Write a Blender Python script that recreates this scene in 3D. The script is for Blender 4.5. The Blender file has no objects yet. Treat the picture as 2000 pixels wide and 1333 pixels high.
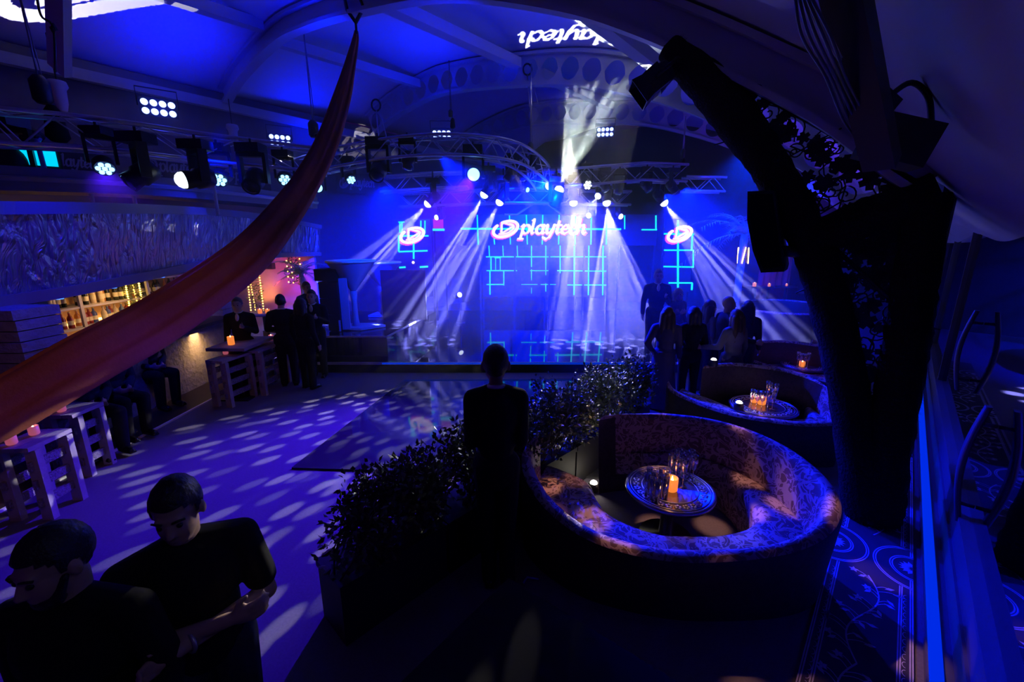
import bpy, bmesh, math, random
from mathutils import Vector, Matrix, Euler, Quaternion
R_ = math.radians
SC = bpy.context.scene
COL = SC.collection
rnd = random.Random(7)
# ------------------------------------------------------------------ camera model (frame 2000 x 1333)
FPX, PITCH, CAMH = 830.0, math.radians(13.35), 2.6
CP, SP = math.cos(PITCH), math.sin(PITCH)
def ray(px, py):
    dx = (px - 1000.0) / FPX; dv = -(py - 666.5) / FPX
    return Vector((dx, CP + dv * SP, -SP + dv * CP))
def P(px, py, Y):
    d = ray(px, py); t = Y / d.y
    return Vector((d.x * t, Y, CAMH + d.z * t))
def G(px, py, z=0.0):
    d = ray(px, py); t = (z - CAMH) / d.z
    return Vector((d.x * t, d.y * t, z))
def PX(px, py, X):
    d = ray(px, py); t = X / d.x
    return Vector((X, d.y * t, CAMH + d.z * t))
def proj(v):
    v = Vector(v); zc = v.y * CP - (v.z - CAMH) * SP; u = v.y * SP + (v.z - CAMH) * CP
    return (1000 + FPX * v.x / zc, 666.5 - FPX * u / zc, zc)
# ------------------------------------------------------------------ mesh collector
class MB:
    def __init__(s): s.v = []; s.f = []; s.sm = []
    def add(s, vs, fs, smooth=False, M=None):
        b = len(s.v)
        for v in vs:
            v = Vector(v); s.v.append(M @ v if M else v)
        for f in fs: s.f.append([i + b for i in f]); s.sm.append(smooth)
        return s
    def box(s, c, d, rot=None, M=None):
        c = Vector(c); h = Vector(d) / 2
        m = Matrix.Translation(c) @ (rot.to_matrix().to_4x4() if rot else Matrix.Identity(4))
        vs = [m @ Vector((x * h.x, y * h.y, z * h.z)) for z in (-1, 1) for y in (-1, 1) for x in (-1, 1)]
        fs = [(0, 2, 3, 1), (4, 5, 7, 6), (0, 1, 5, 4), (2, 6, 7, 3), (0, 4, 6, 2), (1, 3, 7, 5)]
        return s.add(vs, fs, False, M)
    def beam(s, a, b, w, h=None, up=Vector((0, 0, 1))):
        a = Vector(a); b = Vector(b); h = h or w
        z = (b - a).normalized(); up = Vector(up)
        if abs(z.dot(up)) > .98: up = Vector((1, 0, 0))
        x = up.cross(z).normalized(); y = z.cross(x)
        vs = [p + x * (i * w / 2) + y * (j * h / 2) for p in (a, b) for i, j in ((-1, -1), (1, -1), (1, 1), (-1, 1))]
        return s.add(vs, [(0, 1, 2, 3), (7, 6, 5, 4), (0, 4, 5, 1), (1, 5, 6, 2), (2, 6, 7, 3), (3, 7, 4, 0)])
    def tube(s, pts, r, n=8, cap=True, closed=False, smooth=True, sq=1.0):
        pts = [Vector(p) for p in pts]; m = len(pts)
        rs = r if isinstance(r, (list, tuple)) else [r] * m
        b = len(s.v); ref = None
        for i, p in enumerate(pts):
            if closed: t = pts[(i + 1) % m] - pts[i - 1]
            else: t = pts[min(i + 1, m - 1)] - pts[max(i - 1, 0)]
            if t.length < 1e-9: t = Vector((0, 0, 1))
            t.normalize()
            if ref is None: ref = Vector((0, 0, 1)) if abs(t.z) < .9 else Vector((1, 0, 0))
            x = ref - t * ref.dot(t)
            if x.length < 1e-6: x = Vector((1, 0, 0)).cross(t)
            x.normalize(); ref = x; y = t.cross(x)
            for k in range(n):
                a = 2 * math.pi * k / n
                s.v.append(p + (x * math.cos(a) + y * math.sin(a) * sq) * rs[i])
        last = m if closed else m - 1
        for i in range(last):
            j = (i + 1) % m
            for k in range(n):
                k2 = (k + 1) % n
                s.f.append([b + i * n + k, b + i * n + k2, b + j * n + k2, b + j * n + k]); s.sm.append(smooth)
        if cap and not closed:
            s.f.append([b + k for k in range(n)][::-1]); s.sm.append(False)
            s.f.append([b + (m - 1) * n + k for k in range(n)]); s.sm.append(False)
        return s
    def lathe(s, prof, n=24, c=(0, 0, 0), smooth=True, M=None, cap=True):
        vs = []; fs = []; m = len(prof); c = Vector(c)
        for r, z in prof:
            for k in range(n):
                a = 2 * math.pi * k / n
                vs.append(c + Vector((r * math.cos(a), r * math.sin(a), z)))
        for i in range(m - 1):
            for k in range(n):
                k2 = (k + 1) % n
                fs.append((i * n + k, i * n + k2, (i + 1) * n + k2, (i + 1) * n + k))
        s.add(vs, fs, smooth, M)
        if prof[0][0] > 1e-4: s.add([vs[k] for k in range(n)][::-1], [tuple(range(n))], False, M)
        if cap and prof[-1][0] > 1e-4: s.add([vs[(m - 1) * n + k] for k in range(n)], [tuple(range(n))], False, M)
        return s
    def ball(s, c, r, n=12, M=None):
        rx, ry, rz = r if isinstance(r, (tuple, list)) else (r, r, r)
        vs = []; fs = []; m = max(4, n // 2 + 1); c = Vector(c)
        for i in range(m + 1):
            th = math.pi * i / m
            for k in range(n):
                a = 2 * math.pi * k / n
                vs.append(c + Vector((rx * math.sin(th) * math.cos(a), ry * math.sin(th) * math.sin(a), rz * math.cos(th))))
        for i in range(m):
            for k in range(n):
                k2 = (k + 1) % n
                fs.append((i * n + k, (i + 1) * n + k, (i + 1) * n + k2, i * n + k2))
        return s.add(vs, fs, True, M)
    def grid(s, rows, smooth=True, closed=False):
        b = len(s.v); m = len(rows); n = len(rows[0])
        for r in rows: s.v += [Vector(p) for p in r]
        for i in range(m - 1):
            for k in range(n if closed else n - 1):
                k2 = (k + 1) % n
                s.f.append([b + i * n + k, b + i * n + k2, b + (i + 1) * n + k2, b + (i + 1) * n + k]); s.sm.append(smooth)
        return s
    def prism(s, poly, z0, z1, M=None):
        n = len(poly)
        vs = [(x, y, z0) for x, y in poly] + [(x, y, z1) for x, y in poly]
        fs = [tuple(range(n))[::-1], tuple(range(n, 2 * n))] + [(i, (i + 1) % n, n + (i + 1) % n, n + i) for i in range(n)]
        return s.add(vs, fs, False, M)
    def build(s, name, mat, parent=None, loc=None, weld=False):
        me = bpy.data.meshes.new(name)
        o = bpy.data.objects.new(name, me)
        base = Vector((0, 0, 0))
        if parent is not None: base = Vector(parent.get('_w', (0, 0, 0)))
        elif loc is not None: base = Vector(loc)
        me.from_pydata([tuple(v - base) for v in s.v], [], s.f)
        me.polygons.foreach_set('use_smooth', s.sm)
        if mat: me.materials.append(mat)
        if weld:
            bm = bmesh.new(); bm.from_mesh(me); bmesh.ops.remove_doubles(bm, verts=bm.verts, dist=1e-5)
            bmesh.ops.recalc_face_normals(bm, faces=bm.faces); bm.to_mesh(me); bm.free()
        me.update()
        COL.objects.link(o)
        if parent is not None: o.parent = parent
        else: o.location = base
        return o
def thing(name, label, cat, loc=(0, 0, 0), group=None):
    o = bpy.data.objects.new(name, None); COL.objects.link(o); o.location = loc
    o.empty_display_size = .1
    o['label'] = label; o['category'] = cat; o['_w'] = tuple(loc)
    if group: o['group'] = group
    return o
def tag(o, label, cat, group=None, kind=None):
    o['label'] = label; o['category'] = cat
    if group: o['group'] = group
    if kind: o['kind'] = kind
    return o
def struct(o, label=None):
    o['kind'] = 'structure'
    if label: o['label'] = label; o['category'] = o.name.split('_')[0]
    return o
def dup(o, loc, rotz=None, label=None, scale=None, mats=None):
    def cp(a, par):
        c = a.copy(); COL.objects.link(c)
        if par is not None: c.parent = par
        for ch in a.children: cp(ch, c)
        return c
    r = cp(o, None); r.location = loc
    if rotz is not None: r.rotation_euler = (0, 0, rotz)
    if label: r['label'] = label
    if scale: r.scale = (scale,) * 3
    return r
def catmull(pts, n=8, closed=False):
    pts = [Vector(p) for p in pts]; out = []; m = len(pts)
    rng = range(m) if closed else range(m - 1)
    for i in rng:
        if closed: a, b, c, d = pts[i - 1], pts[i], pts[(i + 1) % m], pts[(i + 2) % m]
        else: a, b, c, d = pts[max(i - 1, 0)], pts[i], pts[i + 1], pts[min(i + 2, m - 1)]
        for k in range(n):
            t = k / n; t2 = t * t; t3 = t2 * t
            out.append(.5 * ((2 * b) + (c - a) * t + (2 * a - 5 * b + 4 * c - d) * t2 + (3 * b - a - 3 * c + d) * t3))
    if not closed: out.append(pts[-1].copy())
    return out
def smoothstep(a, b, x):
    t = max(0, min(1, (x - a) / (b - a))); return t * t * (3 - 2 * t)
def lerp_tab(tab, x):
    if x <= tab[0][0]: return tab[0][1]
    for (a, fa), (b, fb) in zip(tab, tab[1:]):
        if x <= b: return fa + (fb - fa) * (x - a) / (b - a)
    return tab[-1][1]
# ------------------------------------------------------------------ materials
def mat(name, col, rough=.6, metal=0., emit=None, es=0., noise=None, spec=.5, bump=None, trans=0., alpha=1., sheen=0.):
    m = bpy.data.materials.new(name); m.use_nodes = True
    nt = m.node_tree; b = nt.nodes['Principled BSDF']
    b.inputs['Base Color'].default_value = (*col, 1); b.inputs['Roughness'].default_value = rough
    b.inputs['Metallic'].default_value = metal; b.inputs['Specular IOR Level'].default_value = spec
    b.inputs['Transmission Weight'].default_value = trans
    if emit: b.inputs['Emission Color'].default_value = (*emit, 1); b.inputs['Emission Strength'].default_value = es
    if noise:
        sc, amt = noise
        tc = nt.nodes.new('ShaderNodeTexCoord'); n = nt.nodes.new('ShaderNodeTexNoise'); n.inputs['Scale'].default_value = sc; n.inputs['Detail'].default_value = 4
        r = nt.nodes.new('ShaderNodeMix'); r.data_type = 'RGBA'
        r.inputs[6].default_value = (*[c * (1 - amt) for c in col], 1); r.inputs[7].default_value = (*[min(1, c * (1 + amt)) for c in col], 1)
        nt.links.new(tc.outputs['Object'], n.inputs['Vector']); nt.links.new(n.outputs['Fac'], r.inputs[0]); nt.links.new(r.outputs[2], b.inputs['Base Color'])
    if bump:
        sc, st, dist = bump
        tc = nt.nodes.new('ShaderNodeTexCoord'); n = nt.nodes.new('ShaderNodeTexNoise'); n.inputs['Scale'].default_value = sc; n.inputs['Detail'].default_value = 3
        bp = nt.nodes.new('ShaderNodeBump'); bp.inputs['Strength'].default_value = st; bp.inputs['Distance'].default_value = dist
        nt.links.new(tc.outputs['Object'], n.inputs['Vector']); nt.links.new(n.outputs['Fac'], bp.inputs['Height']); nt.links.new(bp.outputs['Normal'], b.inputs['Normal'])
    return m
def emis(name, col, st):
    m = bpy.data.materials.new(name); m.use_nodes = True; nt = m.node_tree
    for n in list(nt.nodes): nt.nodes.remove(n)
    o = nt.nodes.new('ShaderNodeOutputMaterial'); e = nt.nodes.new('ShaderNodeEmission')
    e.inputs[0].default_value = (*col, 1); e.inputs[1].default_value = st
    nt.links.new(e.outputs[0], o.inputs[0]); return m
class NT:
    """tiny helper to write node graphs"""
    def __init__(s, nt): s.nt = nt
    def n(s, t, ins=None, **kw):
        x = s.nt.nodes.new(t)
        for k, v in kw.items(): setattr(x, k, v)
        for k, v in (ins or {}).items():
            if isinstance(v, tuple) and len(v) == 2 and hasattr(v[0], 'outputs'): s.nt.links.new(v[0].outputs[v[1]], x.inputs[k])
            elif hasattr(v, 'outputs'): s.nt.links.new(v.outputs[0], x.inputs[k])
            else: x.inputs[k].default_value = v
        return x
    def m(s, op, a, b=0., c=0., clamp=False):
        return s.n('ShaderNodeMath', {0: a, 1: b, 2: c}, operation=op, use_clamp=clamp)
    def v(s, op, a, b=(0, 0, 0)):
        return s.n('ShaderNodeVectorMath', {0: a, 1: b}, operation=op)
    def link(s, a, i, b, j): s.nt.links.new(a.outputs[i], b.inputs[j])
# ================================================================== camera / world
cam = bpy.data.cameras.new('camera'); camo = bpy.data.objects.new('camera', cam); COL.objects.link(camo)
camo.location = (0, 0, CAMH); camo.rotation_euler = (math.pi / 2 - PITCH, 0, 0)
cam.sensor_width = 36; cam.lens = 36 * FPX / 2000; cam.clip_start = .02; cam.clip_end = 200
SC.camera = camo
SC.view_settings.view_transform = 'Standard'; SC.view_settings.look = 'None'; SC.view_settings.exposure = 0; SC.view_settings.gamma = 1
SC.view_settings.use_curve_mapping = False
w = bpy.data.worlds.new('world'); SC.world = w; w.use_nodes = True
bg = w.node_tree.nodes['Background']; bg.inputs[0].default_value = (.19, .008, 1, 1); bg.inputs[1].default_value = .034
SC.cycles.max_bounces = 5; SC.cycles.diffuse_bounces = 2; SC.cycles.glossy_bounces = 3; SC.cycles.transmission_bounces = 4
SC.cycles.volume_bounces = 0; SC.cycles.transparent_max_bounces = 8; SC.cycles.caustics_reflective = False; SC.cycles.caustics_refractive = False
SC.cycles.use_denoising = True; SC.cycles.sample_clamp_indirect = 4; SC.cycles.sample_clamp_direct = 0
SC.cycles.use_adaptive_sampling = True; SC.cycles.adaptive_threshold = .02
# ================================================================== materials
M = {}
M['floor'] = mat('carpet_grey', (.17, .155, .21), .9, noise=(60, .25), spec=.2)
M['fabric'] = mat('tent_fabric', (.75, .74, .78), .75, noise=(1.5, .06))
M['steel'] = mat('painted_steel', (.55, .54, .58), .5)
M['alu'] = mat('truss_aluminium', (.55, .55, .58), .35, metal=.6)
M['black'] = mat('black_metal', (.012, .012, .014), .45)
M['blackmat'] = mat('black_matte', (.006, .006, .008), .9, spec=.1)
M['gloss'] = mat('black_gloss_panel', (.05, .05, .06), .06, spec=.6)
M['stage'] = mat('stage_black_gloss', (.008, .008, .012), .035, spec=.8)
M['edge'] = mat('white_edge_trim', (.8, .8, .85), .4)
M['wall'] = mat('dark_wall', (.16, .14, .18), .9, noise=(3, .2))
M['darkwall'] = mat('stone_dark_wall', (.03, .027, .035), .9, noise=(4, .4))
# ================================================================== vault frame
A0 = Vector((3.4, 3.6, 0)); NV = Vector((-.8, .6, 0)); UV = Vector((.6, .8, 0))
ZT = [(-1.5, 2.1), (-.6, 2.55), (0, 2.95), (.56, 3.45), (1.2, 3.9), (2.3, 4.6), (3.5, 5.2), (5.4, 5.87), (7.55, 6.25), (9, 6.42), (10.2, 6.45), (12, 6.15), (13.0, 5.8), (13.6, 5.6)]
ZS = catmull([(a, b, 0) for a, b in ZT], 6)
ZTS = [(p.x, p.y) for p in ZS]
def zc(L): return lerp_tab(ZTS, L)
def scal(L, s): return .37 * smoothstep(-.6, 1.2, L) + .05 + .25 * smoothstep(.5, 4, s) + .38 * (math.sin(math.pi * ((s / 4.0) % 1.0))) ** 1.3 * smoothstep(-.5, 3, L) * smoothstep(13.6, 11.5, L)
def LS(L, s, z=None, dz=0.):
    v = A0 + NV * L + UV * s; v.z = (zc(L) if z is None else z) + dz; return v
# floor (one slab), with the membrane roof above
m = MB(); m.box((0, 9, -.1), (34, 34, .2)); struct(m.build('floor', M['floor']), 'grey carpeted floor across the venue')
rows = []
for i in range(0, 73):
    s = -4 + i * .25
    row = []
    for k in range(0, 61):
        L = -1.2 + k * 14.8 / 60
        row.append(LS(L, s, dz=scal(L, s)))
    rows.append(row)
m = MB().grid(rows)
rows2 = [[p + Vector((0, 0, .06)) for p in r] for r in rows]; m.grid(rows2)
struct(m.build('ceiling', M['fabric']), 'blue-lit white tent membrane ceiling in scalloped bays')
# left wall panel (at the far foot of the vault) and back wall
m = MB(); a = LS(13.2, -8, 0); b = LS(13.2, 14, 0); m.beam(a + Vector((0, 0, 3)), b + Vector((0, 0, 3)), .12, 6.2)
struct(m.build('wall_left', M['wall']), 'dark purple wall under the left edge of the tent roof')
m = MB(); a = LS(-6, 13, 0); b = LS(13.2, 13, 0); m.beam(a + Vector((0, 0, 3.5)), b + Vector((0, 0, 3.5)), .12, 7)
struct(m.build('wall_back', M['darkwall']), 'dark back wall behind the stage')
# wall-plate rail along the seam
m = MB(); m.beam(LS(13.0, -8, 5.78), LS(13.0, 13, 5.78), .16, .2)
struct(m.build('trim_1', M['steel']), 'steel rail along the seam of roof and left wall')
# arches --------------------------------------------------------------------------------
def arch(name, label, s, L0, L1, depth, thick, holes, n=64, zoff=0., hole_from=0., hole_to=99):
    t = thing(name, label, 'arch beam', LS((L0 + L1) / 2, s))
    pts = [L0 + (L1 - L0) * i / n for i in range(n + 1)]
    top = [LS(L, s, dz=zoff + .02) for L in pts]
    def nrm(i):
        d = (top[min(i + 1, n)] - top[max(i - 1, 0)]).normalized(); return UV.cross(d).normalized() * (1 if UV.cross(d).z > 0 else -1)
    nr = [nrm(i) for i in range(n + 1)]
    for nm, off in (('upper_flange', 0), ('lower_flange', -depth)):
        mm = MB(); rows = []
        for p, q in zip(top, nr):
            c = p + q * off
            rows.append([c - UV * thick / 2 - q * .03, c + UV * thick / 2 - q * .03, c + UV * thick / 2 + q * .03, c - UV * thick / 2 + q * .03])
        mm.grid(rows, False, True); mm.build(nm, M['steel'], t)
    web = MB()
    if holes:
        # perforated web: strips above and below ovals, posts between
        for i in range(n):
            p0, p1 = top[i], top[i + 1]; q0, q1 = nr[i], nr[i + 1]
            K = 14
            for k in range(K):
                f0, f1 = k / K, (k + 1) / K
                def cut(f):
                    x = 2 * f - 1; return .36 * depth * math.sqrt(max(0, 1 - (x / .78) ** 2)) if abs(x) < .78 else 0
                c0, c1 = cut(f0), cut(f1)
                a = p0.lerp(p1, f0); b = p0.lerp(p1, f1); qa = q0.lerp(q1, f0); qb = q0.lerp(q1, f1)
                mid = -depth / 2
                for sg in (1, -1):
                    e = 0 if sg > 0 else -depth
                    web.add([a + qa * e, b + qb * e, b + qb * (mid + sg * c1), a + qa * (mid + sg * c0)], [(0, 1, 2, 3)])
    else:
        rows = [[p, p + q * -depth] for p, q in zip(top, nr)]; web.grid(rows, False)
    web.build('web', M['steel'], t)
    return t
arch('arch_beam', 'nearest steel roof arch, sweeping from the palm-bark column across the top', 0, -.1, 13.0, .34, .2, False, zoff=.34)
arch('arch_beam', 'middle steel roof arch with a row of oval cut-outs above the stage', 4.1, 0, 13.0, .62, .22, True, n=24, zoff=.58)
arch('arch_beam', 'farthest steel roof arch with oval holes, behind the beams of light', 8.2, 0, 13.0, .62, .22, True, n=24, zoff=.58)
# purlins between the arches
def purlin(L, s0, s1, label, w=.24, h=.2):
    mm = MB(); a = LS(L, s0, dz=.22); b = LS(L, s1, dz=.40)
    mm.beam(a, b, w, h); o = mm.build('roof_purlin', M['steel'], loc=a); tag(o, label, 'roof beam')
purlin(7.1, .1, 4.0, 'roof purlin joining the first two arches above the stage centre')
purlin(3.55, .1, 4.0, 'roof purlin beside the mirrored white logo thrown on the ceiling', .2)
purlin(10.5, .1, 4.0, 'roof purlin over the hanging orange drape hook', .18)
purlin(6.6, 4.2, 8.1, 'roof purlin behind the middle oval-holed arch', .2)
purlin(10.5, -3.9, -.1, 'roof purlin above the bar at the upper left', .2)
# ================================================================== lettering (broad-nib italic) as a raster of small quads
import numpy as np
def arcp(cx, cy, rx, ry, a0, a1, n=14):
    return [(cx + rx * math.cos(R_(a0 + (a1 - a0) * i / n)), cy + ry * math.sin(R_(a0 + (a1 - a0) * i / n))) for i in range(n + 1)]
GLY = {
 'p': (1.02, [[(-.12, .82), (.1, 1.0), (.1, .2), (.06, -.6)], [(-.16, -.6), (.34, -.6)], arcp(.46, .5, .36, .48, 140, -150)]),
 'l': (.48, [[(-.14, 1.5), (.06, 1.62), (.06, .25), (.14, .04), (.34, .12)]]),
 'a': (1.0, [arcp(.38, .48, .34, .48, 50, 320), [(.72, .98), (.70, .25), (.78, .04), (.98, .14)]]),
 'y': (1.0, [[(-.08, .86), (.1, .98), (.12, .4), (.24, .05), (.5, .1), (.72, .5)], [(.80, 1.0), (.74, .2), (.56, -.4), (.24, -.62), (-.06, -.45)]]),
 't': (.66, [[(.2, 1.38), (.2, .25), (.3, .03), (.58, .16)], [(-.1, .95), (.52, .97)]]),
 'e': (.84, [[(.06, .45), (.4, .5), (.66, .68), (.56, .94), (.34, .98), (.1, .74), (.04, .42), (.14, .1), (.4, 0), (.74, .2)]]),
 'c': (.80, [[(.64, .78), (.5, .97), (.26, .92), (.06, .6), (.06, .28), (.24, .03), (.46, .02), (.72, .2)]]),
 'h': (1.0, [[(-.14, 1.5), (.06, 1.62), (.06, .02)], [(.08, .6), (.3, .94), (.56, .96), (.64, .7), (.62, .2), (.74, .02), (.96, .16)]]),
}
def mark_strokes():
    out = []
    ring = []
    for i in range(49):
        a = R_(118 + 330 * i / 48); x = 1.35 * math.cos(a); y = .78 * math.sin(a); c, s_ = math.cos(R_(24)), math.sin(R_(24))
        ring.append((1.15 + x * c - y * s_, .52 + x * s_ + y * c))
    out.append((ring, .17))
    out.append(([(.78, 1.28), (.72, .02)], .11)); out.append(([(.72, .02), (2.0, .86)], .10)); out.append(([(.78, 1.28), (1.9, .92)], .09))
    inner = []
    for i in range(25):
        a = R_(-150 + 200 * i / 24); x = .95 * math.cos(a); y = .48 * math.sin(a); c, s_ = math.cos(R_(24)), math.sin(R_(24))
        inner.append((1.15 + x * c - y * s_, .52 + x * s_ + y * c))
    out.append((inner, .09)); return out
def word_strokes(word, x0=0.):
    out = []; x = x0
    for ch in word:
        adv, sts = GLY[ch]
        for st in sts: out.append(([(x + px + .22 * py, py) for px, py in st], None))
        x += adv
    return out, x
def raster(strokes, x0, x1, y0, y1, nx, ny):
    X, Y = np.meshgrid(x0 + (np.arange(nx) + .5) * (x1 - x0) / nx, y0 + (np.arange(ny) + .5) * (y1 - y0) / ny)
    ins = np.zeros_like(X, bool)
    for pts, r in strokes:
        for (ax, ay), (bx, by) in zip(pts, pts[1:]):
            dx, dy = bx - ax, by - ay; l2 = dx * dx + dy * dy + 1e-12
            t = np.clip(((X - ax) * dx + (Y - ay) * dy) / l2, 0, 1)
            d = np.hypot(X - ax - t * dx, Y - ay - t * dy)
            if r is None:
                ang = math.atan2(dy, dx); rr = .075 + .085 * abs(math.sin(ang - R_(25)))
            else: rr = r
            ins |= d < rr
    return ins
def runs(ins):
    for j in range(ins.shape[0]):
        i = 0; row = ins[j]
        while i < len(row):
            if row[i]:
                k = i
                while k < len(row) and row[k]: k += 1
                yield j, i, k; i = k
            else: i += 1
def logo_data(kind):
    if kind == 'mark': return mark_strokes(), (-.5, 2.8, -.75, 1.75)
    ws, xe = word_strokes('playtech', 2.75 if kind == 'full' else 0.1)
    st = (mark_strokes() if kind == 'full' else []) + ws
    return st, (-.5 if kind == 'full' else -.4, xe + .4, -.85, 1.9)
def lettering(name, kind, mtl, parent, o, ux, uy, nrm, nx, ny, thick=.012):
    """raised lettering on the plane o + a*ux + b*uy (a,b in 0..1)"""
    st, (x0, x1, y0, y1) = logo_data(kind); ins = raster(st, x0, x1, y0, y1, nx, ny); mm = MB(); o = Vector(o); ux = Vector(ux); uy = Vector(uy); nn = Vector(nrm) * thick
    for j, i, k in runs(ins):
        a = o + ux * (i / nx) + uy * (j / ny); b = o + ux * (k / nx) + uy * (j / ny); c = b + uy / ny; d = a + uy / ny
        mm.add([a, b, c, d, a + nn, b + nn, c + nn, d + nn], [(4, 5, 6, 7), (0, 4, 7, 3), (1, 2, 6, 5)])
    return mm.build(name, mtl, parent)
# ================================================================== dance floor & stage
M['cyan'] = emis('led_cyan', (.01, .85, .70), 1.5)
M['led'] = mat('led_panel', (.012, .012, .02), .35, emit=(0, .012, .9), es=.10)
M['ledred'] = mat('led_panel_content', (.012, .012, .02), .35, emit=(.12, .0, .35), es=.22)
M['logo'] = emis('led_logo_white', (1, .86, .95), 1.4)
M['halo'] = emis('led_logo_pink', (1, .12, .5), 1.1)
M['orange'] = emis('warm_lamp', (1, .42, .08), 9.)
c = [G(570, 917), G(790, 744), (2.4, 7.75, 0), (2.2, 4.2, 0)]
m = MB(); m.prism([(v[0], v[1]) for v in c], .0, .022); o = m.build('dance_floor', M['gloss'], loc=(0, 6, 0)); tag(o, 'glossy black dance floor panel laid on the grey carpet before the stage', 'dance floor')
SY = 8.2
t = thing('stage', 'low black stage with a bright blue front edge below the video screens', 'stage', (0, SY, 0))
m = MB(); m.box((.1, (SY + 14.7) / 2, .11), (8.6, 14.7 - SY, .2)); m.build('deck', M['stage'], t)
m = MB(); m.box((.1, SY - .012, .195), (8.6, .024, .05)); m.build('edge_strip', M['edge'], t)
m = MB(); m.box((0, SY - .03, .198), (5.2, .016, .03)); m.build('edge_glow', emis('stage_edge_led', (0, .05, 1), .5), t)  # emission put in for blue light catching the stage edge, not a lamp
m = MB(); m.box((.1, SY - .006, .08), (8.6, .012, .16)); m.build('skirt', M['blackmat'], t)
t = thing('stage_riser', 'raised black riser on the left of the stage carrying the martini glass props', 'riser', (-3, 9.5, .21))
pl = [G(545, 657, .7), G(755, 657, .7), G(823, 622, .7), (-2.1, 11.6, .7), (-4.6, 11.6, .7)]
m = MB(); m.prism([(v[0], v[1]) for v in pl], .215, .69); m.build('platform', M['stage'], t)
m = MB(); m.beam(Vector(pl[0]) + Vector((0, -.01, -.012)), Vector(pl[1]) + Vector((0, -.01, -.012)), .03); m.beam(Vector(pl[1]) + Vector((.01, 0, -.012)), Vector(pl[2]) + Vector((.01, 0, -.012)), .03); m.build('edge_trim', M['edge'], t)
# ================================================================== LED screens
def screen(name, label, x0, y0, x1, y1, Y, lines, zbase=.22, segs=None, group=None):
    a = P(x0, y1, Y); b = P(x1, y0, Y)
    t = thing(name, label, 'screen', ((a.x + b.x) / 2, Y, zbase), group)
    m = MB(); m.box(((a.x + b.x) / 2, Y + .05, (a.z + b.z) / 2), (b.x - a.x, .1, b.z - a.z)); m.build('panel', M['led'], t)
    m = MB(); n = max(2, int((b.x - a.x) / .9))
    for i in range(n + 1):
        x = a.x + (b.x - a.x) * i / n; m.box((x, Y + .14, (b.z + zbase) / 2), (.05, .05, b.z - zbase))
    m.build('support_frame', M['black'], t)
    m = MB()
    for (ax, ay, bx, by, wd) in lines:
        p = P(ax, ay, Y - .012); q = P(bx, by, Y - .012); m.beam(p, q, wd, .02, up=(0, 1, 0)) if False else m.beam(p, q, wd)
    m.build('grid_lines', M['cyan'], t)
    return t
U = []
for x in (932, 995, 1028, 1060, 1092, 1124, 1155, 1185): U += [(x, 420, x + (2 if x < 1060 else -1), 478, .035)]
U += [(965, 465, 966, 478, .035), (1220, 421, 1220, 448, .03), (1281, 421, 1281, 449, .035), (900, 447, 1213, 448, .05), (1253, 449, 1283, 449, .04)]
t = screen('led_screen', 'wide upper screen with the white logo lettering over a cyan grid', 868, 419, 1286, 480, 12.9, U)
def panel_logo(t, x0, y0, x1, y1, Y, kind, nx, ny, cx=None):
    st, (lx0, lx1, ly0, ly1) = logo_data(kind)
    a = P(x0, y1, Y); b = P(x1, y0, Y)
    W = b.x - a.x; H = W * (ly1 - ly0) / (lx1 - lx0); zc_ = (a.z + b.z) / 2
    H = b.z - a.z
    lettering('logo_glow', kind + '', M['halo'], t, (a.x - .04, Y - .02, a.z - .045), (W * 1.03, 0, 0), (0, 0, H * 1.06), (0, -1, 0), nx // 2, ny // 2, .01)
    lettering('logo', kind, M['logo'], t, (a.x, Y - .045, a.z), (W, 0, 0), (0, 0, H), (0, -1, 0), nx, ny, .015)
panel_logo(t, 957, 424, 1152, 471, 12.9, 'full', 330, 90)
m = MB(); pa = P(1003, 421, 12.88); pb = P(1090, 419, 12.88); pc = P(1062, 398, 12.88); pd = P(1040, 398, 12.88)
m.tube([P(985, 419, 12.8), P(1010, 419, 12.8), P(1048, 394, 12.8), P(1064, 394, 12.8), P(1098, 420, 12.8), P(1130, 420, 12.8)], .03, 6); o = m.build('roof_strut', mat('pink_lit_steel', (.7, .5, .55), .5), loc=P(1050, 410, 12.8)); tag(o, 'thin steel gable strut peaking above the logo screen', 'strut')
W = []
for x in (955, 982, 1010): W += [(x, 478, x + 1, 502, .03)]
for x in (1038, 1066, 1094): W += [(x, 478, x, 522 if x > 1060 else 522, .035)]
for x in (1122, 1150, 1178): W += [(x, 478, x - 1, 577, .04)]
W += [(949, 502, 1184, 502, .035), (950, 529, 1010, 529, .035), (1035, 529, 1073, 529, .028), (1088, 529, 1184, 530, .035), (950, 556, 985, 556, .035), (1018, 556, 1050, 556, .022), (1056, 556, 1086, 556, .022), (1108, 557, 1184, 557, .035),
      (957, 529, 957, 576, .035), (984, 529, 984, 558, .035), (1038, 526, 1038, 548, .025), (1038, 562, 1038, 574, .02), (1066, 522, 1066, 538, .028), (1066, 554, 1066, 570, .028), (1094, 522, 1094, 534, .028),
      (959, 503, 959, 528, .04), (968, 503, 968, 528, .025), (977, 503, 977, 528, .025), (1006, 503, 1006, 528, .05), (966, 504, 978, 504, .03)]
t = screen('led_screen', 'large lower screen showing a grid of thin cyan squares above the stage', 944, 478, 1190, 580, 14, W)
Lf = [(779, 461, 837, 461, .04), (779, 461, 779, 492, .04), (779, 492, 835, 490, .04), (808, 465, 808, 506, .04), (781, 434, 781, 455, .03), (785, 434, 785, 455, .03), (778, 434, 790, 434, .03), (822, 431, 822, 456, .03), (830, 431, 830, 456, .03), (780, 523, 792, 522, .045), (820, 522, 836, 521, .045)]
t = screen('led_screen', 'narrow screen with the round logo left of the stage', 774, 428, 840, 580, 11.6, Lf)
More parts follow.
